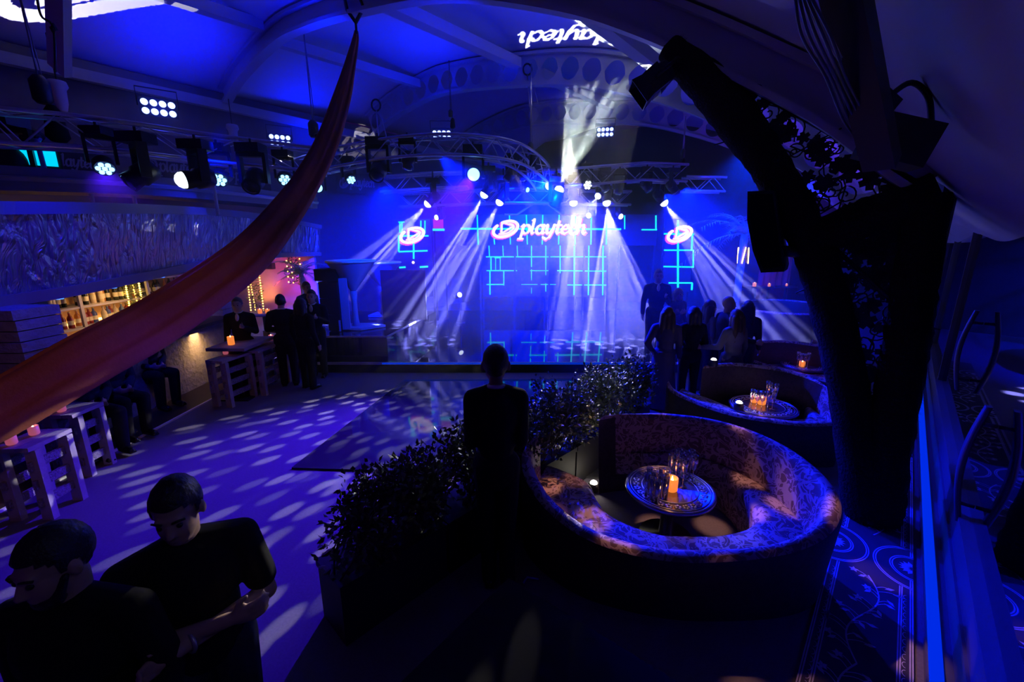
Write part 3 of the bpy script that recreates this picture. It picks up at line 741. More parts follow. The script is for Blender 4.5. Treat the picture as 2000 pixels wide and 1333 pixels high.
def candle(p, label, r=.045, h=.09, mtl=None, group=None):
    t = thing('candle_holder', label, 'candle', p, group); x, y, z = p
    m = MB(); m.lathe([(r * .8, 0), (r, .01), (r, h), (r * .9, h), (r * .9, .02), (.001, .016)], 18, p); m.build('glass_cup', mtl or M['candleglass'], t)
    m = MB(); m.lathe([(.001, h * 1.15), (.012, h * .75), (.014, h * .55), (.006, h * .42), (.001, h * .4)], 10, p); m.build('flame', M['flame'], t)
    return t
candle(G(1311, 958, .503), 'amber glass candle holder glowing in the middle of the nearest tray table', .05, .12)
candle(G(1487, 790, .503), 'amber candle holder on the second sofa table', .05, .1); candle(G(1472, 786, .503), 'smaller candle just left of the amber one on the second sofa table', .04, .08)
candle(G(1566, 716, .503), 'red-orange candle on the third sofa table', .045, .09)
candle(G(1505, 604, .62), 'tiny candle on the farthest sofa', .04, .08)
for nm, T, pts in (('second', T2, [(1466, 800), (1476, 803), (1486, 804), (1498, 804), (1508, 800), (1500, 786), (1512, 788), (1496, 782)]), ('third', T3, [(1556, 718), (1562, 721), (1570, 722), (1576, 720), (1562, 708), (1572, 708)])):
    for j, (px, py) in enumerate(pts):
        p = G(px, py, .503); q = dup(f0, p, label='champagne flute standing on the %s sofa table' % nm); q['group'] = 'flutes on the %s sofa table' % nm
a = G(1582, 712, .5)
t = thing('table_card', 'small white card on a thin stem above the third sofa table', 'card', a)
m = MB(); m.tube([a, a + Vector((0, 0, .3))], .006, 6); m.lathe([(.04, 0), (.04, .006)], 12, a); m.build('stem', M['steel'], t)
m = MB(); m.box(a + Vector((0, 0, .36)), (.11, .01, .14), Euler((0, R_(20), R_(15)))); m.build('card', mat('white_card', (.85, .85, .9), .5), t)
# bright little uplights near sofas
M['uplamp'] = emis('uplight_lamp', (1, .95, .82), 12.)
def uplight(p, label):
    t = thing('uplight', label, 'lamp', p)
    m = MB(); m.lathe([(.06, 0), (.06, .05), (.05, .09), (.045, .09), (.04, .06)], 16, p); m.build('body', M['black'], t)
    m = MB(); m.ball(Vector(p) + Vector((0, 0, .085)), (.038, .038, .03), 12); m.build('bulb', M['uplamp'], t)
UP1 = G(1159, 958); UP2 = G(1442, 800, .5); UP3 = G(1402, 742)
uplight(UP1, 'bright white floor uplight in the gap of the nearest sofa')
uplight((UP2.x, UP2.y, .503), 'small bright lamp on the left rim of the second sofa table')
b = G(1398, 716, .885); b.y += .08; uplight((b.x, b.y, .87), 'small bright lamp on top of the second sofa back')
# ================================================================== hedge planters
def leafmat(): return mat('hedge_leaf', (.10, .13, .05), .45, noise=(25, .5), spec=.6)
M['leaf'] = leafmat(); M['twig'] = mat('twig', (.08, .05, .03), .9); M['planter'] = mat('planter_black', (.012, .011, .012), .7)
def leaves(m, c, n, R, rs, L=.05, W=.017, up=.3):
    for _ in range(n):
        while True:
            v = Vector((rs.uniform(-1, 1), rs.uniform(-1, 1), rs.uniform(-1, 1)))
            if .25 < v.length < 1: break
        p = Vector(c) + Vector((v.x * R[0], v.y * R[1], v.z * R[2])); d = (v + Vector((rs.gauss(0, .5), rs.gauss(0, .5), up + rs.gauss(0, .5)))).normalized()
        l = L * rs.uniform(.6, 1.3); sd = d.cross(Vector((rs.gauss(0, 1), rs.gauss(0, 1), rs.gauss(0, 1)))).normalized(); nn = d.cross(sd); w = W * rs.uniform(.7, 1.2)
        m.add([p, p + d * l * .45 + sd * w + nn * w * .3, p + d * l, p + d * l * .45 - sd * w + nn * w * .3], [(0, 1, 2), (0, 2, 3)])
H0, H1 = Vector((-1.22, 2.36, 0)), Vector((1.75, 5.50, 0)); HD = (H1 - H0).normalized(); HN = Vector((-HD.y, HD.x, 0)); NPL = 5
hl = ['nearest planter hedge, bottom left, mostly in shadow', 'second planter hedge, feathery and dark left of the standing man', 'third planter hedge, right behind the standing man', 'fourth planter hedge, with leaves catching warm light', 'farthest planter hedge, bright leaf tips beside the woman in the long dress']
for i in range(NPL):
    rs = random.Random(40 + i); sl = (H1 - H0).length / NPL; c = H0 + HD * sl * (i + .5)
    t = thing('hedge_planter', hl[i], 'planter', c)
    rot = Euler((0, 0, math.atan2(HD.y, HD.x)))
    m = MB(); hz = .46
    m.box(c + Vector((0, 0, hz / 2)), (sl * .97, .34, hz), rot); m.box(c + Vector((0, 0, hz - .015)), (sl * .985, .37, .05), rot); m.build('planter_box', M['planter'], t)
    m = MB(); mt = MB()
    for k in range(26):
        a = rs.uniform(-.5, .5) * sl; b = rs.uniform(-.14, .14); base = c + HD * a + HN * b + Vector((0, 0, hz)); top = base + HD * rs.gauss(0, .1) + HN * rs.gauss(0, .1) + Vector((0, 0, rs.uniform(.32, .62 if i else .5)))
        mid = base.lerp(top, .5) + Vector((rs.gauss(0, .04), rs.gauss(0, .04), 0))
        mt.tube([base, mid, top], [.007, .005, .002], 5)
        for f in (.35, .6, .8, .97): leaves(m, mid.lerp(top, (f - .5) * 2) if f > .5 else base.lerp(mid, f * 2), 36, (.13, .13, .12), rs)
    m.build('foliage', M['leaf'], t); mt.build('stems', M['twig'], t)
# ================================================================== hanging drape
def drapemat():
    m = mat('rust_drape_fabric', (.42, .13, .06), .8, noise=(2.2, .35), bump=(30, .3, .01), spec=.15); return m
M['drape'] = drapemat()
dp = [(696, 60, 8.0, .03), (694, 80, 8.0, .055), (683, 130, 7.85, .09), (668, 190, 7.65, .135), (640, 275, 7.25, .17), (603, 348, 6.85, .20), (560, 412, 6.35, .23), (500, 485, 5.8, .26), (428, 546, 5.25, .27), (300, 632, 4.5, .265), (180, 697, 3.9, .25), (0, 800, 3.3, .235), (-140, 862, 2.95, .24), (-300, 930, 2.7, .25)]
ctr = catmull([P(a, b, c) for a, b, c, d in dp], 8); wd = catmull([(d, 0, 0) for a, b, c, d in dp], 8)
t = thing('hanging_drape', 'long rust-orange fabric swag hung from the roof arch, sweeping down to the left', 'drape', ctr[0])
rows = []; NR = 40
for i, (p, w_) in enumerate(zip(ctr, wd)):
    d = (ctr[min(i + 1, len(ctr) - 1)] - ctr[max(i - 1, 0)]).normalized()
    toc = (Vector((0, 0, CAMH)) - p).normalized(); x = d.cross(Vector((.25, -.97, .1))).normalized(); y = x.cross(d).normalized(); r = []
    for k in range(NR):
        a = 2 * math.pi * k / NR; u = i / 30.
        rr = .62 + .75 * abs(math.sin(2.5 * a + .5 * u + .6)) ** .6 - .38 * (1 - abs(math.sin(4.5 * a - .8 * u))) ** 2 + .04 * math.sin(14 * a + u)
        r.append(p + x * (w_.x * math.cos(a) * (1 + .03 * math.sin(3 * u))) + y * (w_.x * .45 * math.sin(a) * rr))
    rows.append(r)
m = MB().grid(rows, True, True)
m.build('swag', M['drape'], t)
hk = ctr[0]
m = MB(); tp = LS(7.5, 0, dz=0)
m.tube([hk + Vector((0, 0, -.05)), hk + Vector((0, 0, .12))], .02, 8); m.tube([hk + Vector((-.0, 0, .12)), hk + Vector((-.16, .1, .34)), hk + Vector((-.2, .1, .62)), hk + Vector((0, .05, .72)), hk + Vector((.16, -.05, .3)), hk + Vector((0, 0, .12))], .03, 6); m.build('hanging_strap', M['black'], t)
# ================================================================== palm-bark column with leaf lattice
def PLN(px, py):
    d = ray(px, py); tt = (.6 * A0.x + .8 * A0.y) / (.6 * d.x + .8 * d.y); return Vector((d.x * tt, d.y * tt, CAMH + d.z * tt))
M['bark'] = mat('palm_fibre_bark', (.030, .024, .022), .95, bump=(40, 1., .03), spec=.1)
M['lattice'] = mat('black_iron_leaf', (.012, .011, .012), .6)
t = thing('palm_bark_column', 'black furry palm-bark column forking into two branches with a leaf lattice between', 'column', (3.4, 3.6, 0))
def furry(name, pts, rads, seed):
    rs = random.Random(seed); c = catmull(pts, 10); r = catmull([(x, 0, 0) for x in rads], 10); m = MB(); rows = []
    for i, (p, rr) in enumerate(zip(c, r)):
        d = (c[min(i + 1, len(c) - 1)] - c[max(i - 1, 0)]).normalized(); x = d.cross(UV).normalized(); y = x.cross(d)
        rows.append([p + (x * math.cos(a) + y * math.sin(a)) * rr.x * (1 + rs.uniform(-.07, .07)) for a in [2 * math.pi * k / 20 for k in range(20)]])
    m.grid(rows, True, True)
    for _ in range(900):
        i = rs.randrange(len(c) - 1); p = c[i].lerp(c[i + 1], rs.random()); d = (c[i + 1] - c[i]).normalized(); x = d.cross(UV).normalized(); y = x.cross(d); a = rs.uniform(0, 6.28)
        o = x * math.cos(a) + y * math.sin(a); q = p + o * r[i].x * .97; tip = q + o * rs.uniform(.01, .045) - d * rs.uniform(.0, .07) * (1 if d.z > 0 else -1); sd = o.cross(d) * .004
        m.add([q - sd, q + sd, tip], [(0, 1, 2)])
    return m.build(name, M['bark'], t)
LB = [PLN(1694, 1015), PLN(1668, 830), PLN(1632, 640), PLN(1580, 470), PLN(1500, 320), PLN(1400, 185), PLN(1308, 95)]
furry('branch', LB, [.19, .165, .16, .16, .17, .19, .13], 1)
RB = [PLN(1712, 1010), PLN(1738, 850), PLN(1768, 680), PLN(1792, 520), PLN(1815, 380)]
furry('branch', RB, [.19, .17, .16, .15, .14], 2)
furry('crossbar', [PLN(1585, 470), PLN(1690, 425), PLN(1830, 372)], [.15, .16, .15], 3)
def leafpoly(s):
    pts = []
    for i in range(20):
        a = 2 * math.pi * i / 20; r = s * (.62 + .38 * abs(math.cos(2.5 * a)) ** .6) * (1 if i % 2 else .86); pts.append((r * math.sin(a), r * math.cos(a)))
    return pts
def lattice(name, tri, nl, ns, seed, size=.07, full=1.):
    rs = random.Random(seed); m = MB(); a, b, c = [PLN(*p) for p in tri]
    for k in range(nl):
        u, v = rs.random(), rs.random()
        if u + v > 1: u, v = 1 - u, 1 - v
        p = a + (b - a) * u + (c - a) * v; s = size * rs.uniform(.7, 1.25)
        Mx = Matrix.Translation(p) @ Matrix((( NV.x, 0, UV.x, 0), (NV.y, 0, UV.y, 0), (0, 1, 0, 0), (0, 0, 0, 1))) @ Matrix.Rotation(rs.uniform(0, 6.28), 4, 'Z')
        m.prism(leafpoly(s), -.006, .006, Mx)
    for k in range(ns):
        u, v = rs.random(), rs.random()
        if u + v > 1: u, v = 1 - u, 1 - v
        p = a + (b - a) * u + (c - a) * v; r0 = size * rs.uniform(.7, 1.2); ph = rs.uniform(0, 6.28); sg = rs.choice((-1, 1)); pts = []
        for j in range(22):
            th = ph + sg * j * .42; r = r0 * (1 - j / 24.) if j > 5 else r0
            q = p + NV * (r * math.cos(th)) + Vector((0, 0, r * math.sin(th))); pts.append(q)
        e = p + NV * rs.gauss(0, .16) + Vector((0, 0, rs.gauss(0, .16)))
        m.tube([e] + pts, .007, 5)
    for (p, q) in ((a, b), (b, c), (c, a)): m.tube([p, q], .02, 6)
    return m.build(name, M['lattice'], t)
lattice('leaf_lattice', [(1432, 155), (1815, 370), (1592, 452)], 46, 30, 5, .08)
lattice('leaf_lattice', [(1600, 470), (1812, 400), (1702, 940)], 80, 30, 6, .075)
lattice('leaf_lattice', [(1625, 480), (1800, 640), (1790, 420)], 50, 14, 8, .075)
# loudspeaker on the column
c = P(1494, 452, 3.95); t = thing('loudspeaker', 'tall curved black loudspeaker bracketed to the palm-bark column', 'loudspeaker', c)
def Q(px, py, Y=3.95): return P(px, py, Y)
prof = [(1460, 374), (1512, 372), (1534, 520), (1531, 531), (1486, 533), (1470, 490), (1459, 430)]
m = MB(); f = [Q(*p) for p in prof]; bk_ = [Q(*p) + Vector((.25, .34, 0)) for p in prof]; n = len(prof)
m.add(f + bk_, [tuple(range(n)), tuple(range(n, 2 * n))[::-1]] + [(i, n + i, n + (i + 1) % n, (i + 1) % n) for i in range(n)]); m.build('cabinet', M['black'], t)
pg = [(1464, 380), (1507, 379), (1527, 520), (1490, 527), (1475, 488), (1465, 430)]
m = MB(); f = [Q(*p) + Vector((0, -.012, 0)) for p in pg]; m.add(f, [tuple(range(6))]); m.build('grille', M['blackmat'], t)
m = MB(); m.tube([Q(1532, 490) + Vector((.04, .15, 0)), Q(1556, 493) + Vector((.04, .1, 0)), PLN(1590, 498)], .05, 8); m.build('bracket', M['black'], t)
# par lamp on the arch foot
c = PLN(1282, 172) + Vector((-.1, -.25, -.02)); d = (Vector((-.62, .1, -.5))).normalized(); Mx = Matrix.Translation(c) @ d.to_track_quat('Z', 'Y').to_matrix().to_4x4()
t = thing('par_lamp', 'black flood lamp hung where the nearest arch meets the palm-bark branch', 'lamp', c)
m = MB(); m.box((0, 0, .0), (.27, .22, .16), None, Mx); m.lathe([(.10, -.17), (.12, -.06), (.14, .02)], 16, (0, 0, 0), True, Mx)
m.grid([[Mx @ Vector((sx * x, sy * y, z)) for sx, sy in ((-1, -1), (1, -1), (1, 1), (-1, 1))] for x, y, z in ((.13, .10, .06), (.16, .13, .2), (.15, .12, .2), (.12, .09, .08))], False, True); m.build('housing', M['black'], t)
m = MB(); m.box((0, 0, .085), (.23, .18, .01), None, Mx); m.build('lens', M['lens_off'], t)
m = MB(); m.tube([Mx @ Vector((-.15, 0, 0)), Mx @ Vector((-.17, .0, -.22)), Mx @ Vector((.0, 0, -.3)), Mx @ Vector((.17, 0, -.22)), Mx @ Vector((.15, 0, 0))], .018, 6); m.tube([Mx @ Vector((0, 0, -.3)), PLN(1335, 130)], .03, 8); m.build('yoke', M['black'], t)
# ================================================================== glass wall, sill, glow for the lit sill edge, patterned runner
WA = Vector((.675, .738, 0)).normalized(); WBv = Vector((-WA.y, WA.x, 0)); W0 = Vector((2.52, 2.02, 0))
def WP(s, b, z): return W0 + WA * s + WBv * b + Vector((0, 0, z))
gm = bpy.data.materials.new('window_glass'); gm.use_nodes = True; nt = gm.node_tree
for n in list(nt.nodes): nt.nodes.remove(n)
N = NT(nt); oo = N.n('ShaderNodeOutputMaterial'); tr = N.n('ShaderNodeBsdfTransparent'); tr.inputs[0].default_value = (.55, .57, .62, 1); gl = N.n('ShaderNodeBsdfGlossy'); gl.inputs['Roughness'].default_value = .02
fr = N.n('ShaderNodeFresnel'); fr.inputs[0].default_value = 1.5; mx = N.n('ShaderNodeMixShader', {0: fr, 1: tr, 2: gl}); N.link(mx, 0, oo, 0)
ss = [-3.4, 5.2, 8.2, 11.1]
for i in range(len(ss) - 1):
    a, b = ss[i] + .03, ss[i + 1] - .03
    m = MB(); m.beam(WP(a, -.14, 2.83), WP(b, -.14, 2.83), .012, 4.34); o = m.build('window_%d' % (i + 1), gm, loc=WP((a + b) / 2, -.14, .15)); struct(o)
M['frame'] = mat('window_frame', (.13, .125, .15), .4, metal=.2)
for i, s in enumerate(ss):
    if s < 0: continue
    m = MB(); m.beam(WP(s, -.14, .66), WP(s, -.14, 5.0), .06, .10, up=WBv); struct(m.build('trim_%d' % (i + 3), M['frame']))
m = MB(); m.beam(WP(-3.4, -.16, .32), WP(11.1, -.16, .32), .12, .64); m.beam(WP(-3.4, -.15, .645), WP(11.1, -.15, .645), .17, .03); m.beam(WP(-3.4, -.11, .30), WP(11.1, -.11, .30), .05, .04); struct(m.build('trim_2', M['frame']), 'window sill rail along the foot of the glass wall')
t = thing('led_strip', 'sill edge along the foot of the glass wall, its blue light made as glow', 'sill', WP(2, -.04, 0))
m = MB(); m.beam(WP(-1.2, -.04, .035), WP(10.5, -.04, .035), .13, .05); m.build('channel', M['frame'], t)
m = MB(); m.beam(WP(-1.2, -.02, .066), WP(10.5, -.02, .066), .065, .014); m.build('diffuser', emis('led_strip_blue', (0, .03, 1), .8), t)  # emission stands for blue light falling on the sill; no lamp here
M['rug0'] = mat('runner_field', (.05, .045, .07), .95); M['rug1'] = mat('runner_pattern', (.62, .6, .72), .9, noise=(20, .25))
t = thing('patterned_runner', 'ornate dark runner carpet with pale scrolls along the glass wall', 'carpet', WP(3, .33, 0))
m = MB(); m.beam(WP(-1.5, .335, .006), WP(10, .335, .006), .53, .012); m.build('field', M['rug0'], t)
def rib(m, pts, w, closed=False):
    pts = [Vector(p) for p in pts]; L_, R2 = [], []
    for i, p in enumerate(pts):
        d = (pts[min(i + 1, len(pts) - 1)] - pts[max(i - 1, 0)]).normalized(); sd = Vector((-d.y, d.x, 0)) * w / 2; L_.append(p + sd); R2.append(p - sd)
    m.grid([L_, R2], False)
zr = .0135; m = MB()
def med(s0):  # medallion semicircles at both edges
    for e, sg in ((.07, 1), (.60, -1)):
        for r in (.13, .145, .235, .25):
            rib(m, [WP(s0 + r * math.cos(a) * 1.15, e + sg * r * math.sin(a), zr) for a in [math.pi * k / 24 for k in range(25)]], .009)
        for k in range(7):
            a = R_(20 + 140 * k / 6); c = WP(s0 + .06 * math.cos(a), e + sg * .06 * math.sin(a), zr); d = (c - WP(s0, e, zr)).normalized(); sd = Vector((-d.y, d.x, 0))
            m.add([c - d * .04, c + sd * .016, c + d * .035, c - sd * .016], [(0, 1, 2, 3)])
meds = [-1.46, 1.14, 3.74, 6.34, 8.94]
for s0 in meds: med(s0)
for e0 in (.075, .088, .135, .148, .522, .535, .58, .593):
    for s0, s1 in zip(meds, meds[1:]):
        inner = .13 < e0 < .54; g = .29 if inner else .165
        m.grid([[WP(s0 + g, e0 - .004, zr), WP(s1 - g, e0 - .004, zr)], [WP(s0 + g, e0 + .004, zr), WP(s1 - g, e0 + .004, zr)]], False)
for s0, s1 in zip(meds, meds[1:]):
    n_ = int((s1 - s0 - .6) / .07)
    for k in range(n_):
        sc_ = s0 + .3 + .07 * k
        for e0, sg in ((.11, 1), (.557, -1)):
            rib(m, [WP(sc_ + .025 * math.cos(a), e0 + sg * .016 * math.sin(a), zr) for a in [math.pi * j / 6 for j in range(7)]], .004)
m.build('border_pattern', M['rug1'], t)
rs = random.Random(11)
for s0, s1 in zip(meds, meds[1:]):
    for half in (0, 1):
        m = MB()
        sa = s0 + .32 + half * (s1 - s0 - .64) * .5; ln = (s1 - s0 - .64) * .5
        stem = [WP(sa + ln * k / 24, .335 + .075 * math.sin(k / 24 * 2 * math.pi) * (1 if half else -1), zr) for k in range(25)]; rib(m, stem, .010)
        for k in range(2, 24):
            p = stem[k]; sg = 1 if (k // 2) % 2 else -1; d = WBv * sg; L2 = rs.uniform(.06, .12)
            br = [p + d * (L2 * j / 6) + WA * (.05 * math.sin(j / 6 * 2)) for j in range(7)]; rib(m, br, .006)
            c = br[-1]; a0 = rs.uniform(0, 6)
            if k % 4 == 3:
                for j in range(5):
                    a = a0 + j * 1.257; dd = WA * math.cos(a) + WBv * math.sin(a); sd = Vector((-dd.y, dd.x, 0)); m.add([c, c + dd * .016 + sd * .01, c + dd * .034, c + dd * .016 - sd * .01], [(0, 1, 2, 3)])
            else:
                dd = WA * math.cos(a0) + WBv * math.sin(a0); sd = Vector((-dd.y, dd.x, 0)); m.add([c - dd * .035, c + sd * .017, c + dd * .035, c - sd * .012], [(0, 1, 2, 3)])
        m.build('floral_scroll', M['rug1'], t)
# door pull handles
def handle(s, z0, z1, label, off=.0):
    t = thing('door_handle', label, 'door handle', WP(s, off - .1, (z0 + z1) / 2)); rows = []
    for k in range(15):
        f = k / 14; z = z0 + (z1 - z0) * f; bow = .055 * math.sin(math.pi * f) ; w = .055 * (.55 + .45 * math.sin(math.pi * f)); th = .016
        c = WP(s, off - .055 + bow, z)
        rows.append([c + WA * w + WBv * th, c - WA * w + WBv * th, c - WA * w - WBv * th, c + WA * w - WBv * th])
    m = MB().grid(rows, True, True); m.add(rows[0], [(0, 1, 2, 3)]); m.add(rows[-1], [(3, 2, 1, 0)]); m.build('grip', M['frame'], t)
    for f in (.15, .85): m = MB(); z = z0 + (z1 - z0) * f; m.tube([WP(s, off - .03, z), WP(s, -.13, z)], .014, 8); m.build('mount', M['frame'], t)
handle(1.0, .62, 1.50, 'near bow-shaped pull handle on the glass wall', -.015)
handle(2.75, 1.15, 1.95, 'farther bow-shaped pull handle on the glass wall', -.015)
# slanted roof brace and cables at the upper right
t = thing('roof_brace', 'steel brace slanting at the upper right with a blue-lit edge', 'roof beam', P(1620, 150, 2.1))
m = MB(); m.beam(P(1640, -60, 2.1), P(1722, 320, 2.6), .15, .10); m.build('beam', M['black'], t)
m = MB(); m.add([P(1556, -30, 2.02), P(1578, -30, 2.02), P(1646, 112, 2.2), P(1640, 118, 2.2), P(1600, 62, 2.14)], [(0, 1, 2, 3, 4)]); m.add([v + Vector((.02, .03, 0)) for v in m.v], [(4, 3, 2, 1, 0)]); m.build('edge_plate', M['edge'], t)
for i in range(5):
    m = MB(); m.tube(catmull([P(1552 + i * 6, -20, 2.02), P(1566 + i * 14, 70, 2.1), P(1612 + i * 10, 150, 2.25), P(1650 + i * 11, 240, 2.5), P(1690 + i * 4, 290, 2.7)], 6), .006, 6); m.build('cable', M['frame'], t)
m = MB(); v = [PLN(1800, 205), PLN(1730, 250), PLN(1840, 280)]
c = P(1765, 235, 2.75); t = thing('wall_projector', 'dark boxy lamp with a curved cable on the wall post at the upper right', 'lamp', c)
m.box(c + Vector((-.02, 0, -.12)), (.32, .2, .24), Euler((0, R_(18), R_(-20)))); m.box(c + Vector((-.16, 0, .08)), (.12, .12, .12), Euler((0, R_(35), 0))); mm = m; m.build('housing', M['black'], t)
m = MB(); m.tube(catmull([c + Vector((-.12, 0, .12)), c + Vector((.0, 0, .2)), c + Vector((.12, 0, .12)), c + Vector((.22, .05, -.04))], 6), .016, 8); m.build('cable', M['black'], t)
# steel post where the arch lands
m = MB(); m.beam((3.62, 3.76, 0), (3.62, 3.76, 4.6), .13, .13); o = m.build('wall_post', M['frame'], loc=(3.62, 3.76, 0)); tag(o, 'tall dark steel post between the palm-bark column and the glass wall', 'post')
# ================================================================== black case, cables
cn = Vector((-.02, 2.03, 0)); u1 = Vector((-.62, -.785, 0)); u2 = Vector((.785, -.62, 0)); t = thing('flight_case', 'low black case in the dark at the bottom centre', 'case', cn + u1 * .4 + u2 * .7)
q = [cn, cn + u2 * 1.5, cn + u2 * 1.5 + u1 * .85, cn + u1 * .85]
m = MB(); m.prism([(v.x, v.y) for v in q], 0, .66); m.build('body', M['blackmat'], t); m = MB(); m.prism([(v.x, v.y) for v in q], .665, .74); m.build('lid', M['blackmat'], t)
M['bluecable'] = mat('blue_cable', (.2, .22, .8), .4)
t = thing('cable', 'thin blue cable with a red plug lying on the dark floor', 'cable', G(1150, 1150))
m = MB(); m.tube(catmull([G(1122, 1133, .008), G(1140, 1136, .008), G(1160, 1150, .008), G(1186, 1170, .008)], 6), .006, 6); m.build('lead', M['bluecable'], t)
m = MB(); m.tube([G(1185, 1170, .012), G(1191, 1177, .012)], .012, 8); m.build('plug', mat('red_plug', (.7, .03, .03), .4), t)
t = thing('cable_clip', 'small bent metal clip on the floor by the standing man', 'clip', G(1035, 1132))
m = MB(); m.tube([G(1022, 1140, .01), G(1030, 1128, .04), G(1052, 1132, .02)], .008, 6); m.build('wire', M['bluecable'], t)
# ================================================================== people
M['skin'] = mat('skin', (.52, .34, .27), .55); M['skin2'] = mat('skin_deep', (.36, .21, .15), .55)
M['suit'] = mat('black_suit', (.014, .014, .018), .85, spec=.2); M['navy'] = mat('dark_navy_cloth', (.03, .035, .07), .9, spec=.2)
M['shirt'] = mat('white_shirt', (.8, .8, .84), .7); M['tee'] = mat('black_tshirt', (.012, .012, .014), .9, spec=.15)
M['hairblack'] = mat('dark_hair', (.012, .009, .008), .5, bump=(60, .6, .01)); M['hairbrown'] = mat('brown_hair', (.07, .04, .025), .45, bump=(60, .6, .01)); M['hairblond'] = mat('fair_hair', (.35, .25, .14), .45, bump=(60, .6, .01))
M['shoe'] = mat('black_shoe', (.01, .01, .01), .25); M['dress'] = mat('dark_long_dress', (.07, .05, .10), .8); M['greycloth'] = mat('grey_cloth', (.16, .15, .18), .85)
M['eye'] = mat('eye_dark', (.01, .01, .012), .15, spec=.7)
def capsule(m, a, b, r1, r2, n=12):
    a = Vector(a); b = Vector(b); d = b - a; L = d.length
    if L < 1e-6: m.ball(a, r1, n); return
    q = d.to_track_quat('Z', 'Y'); Mx = Matrix.Translation(a) @ q.to_matrix().to_4x4()
    pr = [(r1 * math.sin(t), -r1 * math.cos(t)) for t in [math.pi / 2 * i / 4 for i in range(5)]] + [(r2 * math.cos(t), L + r2 * math.sin(t)) for t in [math.pi / 2 * i / 4 for i in range(5)]]
    pr[0] = (1e-5, pr[0][1]); pr[-1] = (1e-5, pr[-1][1])
    m.lathe(pr, n, (0, 0, 0), True, Mx)
def chain(m, pts, rs):
    for (a, b), (r, s) in zip(zip(pts, pts[1:]), zip(rs, rs[1:])): capsule(m, a, b, r, s)
def ell(m, c, r, rot=None, n=16):
    Mx = Matrix.Translation(Vector(c)) @ (rot.to_matrix().to_4x4() if rot else Matrix.Identity(4)); m.ball((0, 0, 0), r, n, Mx)
def remesh(m, name, mtl, parent, vox, it=3):
    me = bpy.data.meshes.new('tmp'); me.from_pydata([tuple(v) for v in m.v], [], m.f)
    o = bpy.data.objects.new('tmp', me); COL.objects.link(o)
    r = o.modifiers.new('r', 'REMESH'); r.mode = 'VOXEL'; r.voxel_size = vox; r.use_smooth_shade = True
    s = o.modifiers.new('s', 'SMOOTH'); s.factor = .5; s.iterations = it
    dg = bpy.context.evaluated_depsgraph_get(); dg.update()
    nm = bpy.data.meshes.new_from_object(o.evaluated_get(dg)); bpy.data.objects.remove(o); bpy.data.meshes.remove(me)
    nm.name = name; nm.materials.clear(); nm.materials.append(mtl)
    nm.polygons.foreach_set('use_smooth', [True] * len(nm.polygons))
    ob = bpy.data.objects.new(name, nm); COL.objects.link(ob)
    if parent: ob.parent = parent
    return ob
def hand(m, w, d, side, s=1.0, curl=.5, up=None):
    """w wrist, d direction of the fingers, side = direction of the thumb"""
    w = Vector(w); d = Vector(d).normalized(); sd = Vector(side); sd = (sd - d * sd.dot(d)).normalized(); nn = d.cross(sd).normalized()
    capsule(m, w, w + d * .05 * s, .026 * s, .026 * s); 
    for k in (-1, 0, 1): capsule(m, w + d * .03 * s + sd * k * .02 * s, w + d * .085 * s + sd * k * .026 * s, .017 * s, .015 * s, 8)
    for k, (o, l) in enumerate([(.033, .070), (.012, .080), (-.010, .074), (-.031, .058)]):
        a = w + d * .085 * s + sd * o * s; b = a + (d * math.cos(curl * .5) - nn * math.sin(curl * .5)) * l * .5 * s; c = b + (d * math.cos(curl * 1.5) - nn * math.sin(curl * 1.5)) * l * .5 * s
        chain(m, [a, b, c], [.010 * s, .009 * s, .0075 * s])
    a = w + d * .03 * s + sd * .028 * s; b = a + (d * .6 + sd * .8) * .035 * s; c = b + (d * .9 + sd * .3 - nn * .3) * .032 * s
    chain(m, [a, b, c], [.013 * s, .011 * s, .009 * s])
ARMS = {
 'held': ((.205, .03, 1.13), (.07, -.22, 1.12)),  # elbow, wrist for the +x arm (x is mirrored)
 'down': ((.245, .03, 1.13), (.255, -.06, .88)), 'front': ((.26, .04, 1.13), (.09, -.22, 1.08)), 'phone': ((.25, -.0, 1.12), (.12, -.27, 1.24)),
 'crossed': ((.25, -.07, 1.12), (-.09, -.21, 1.15)), 'back': ((.27, .12, 1.14), (.06, .16, .95)), 'drink': ((.24, 0, 1.12), (.13, -.26, 1.25)), 'out': ((.27, -.05, 1.14), (.33, -.32, 1.08)), 'hip': ((.33, .06, 1.15), (.2, -.05, 1.0)),
}
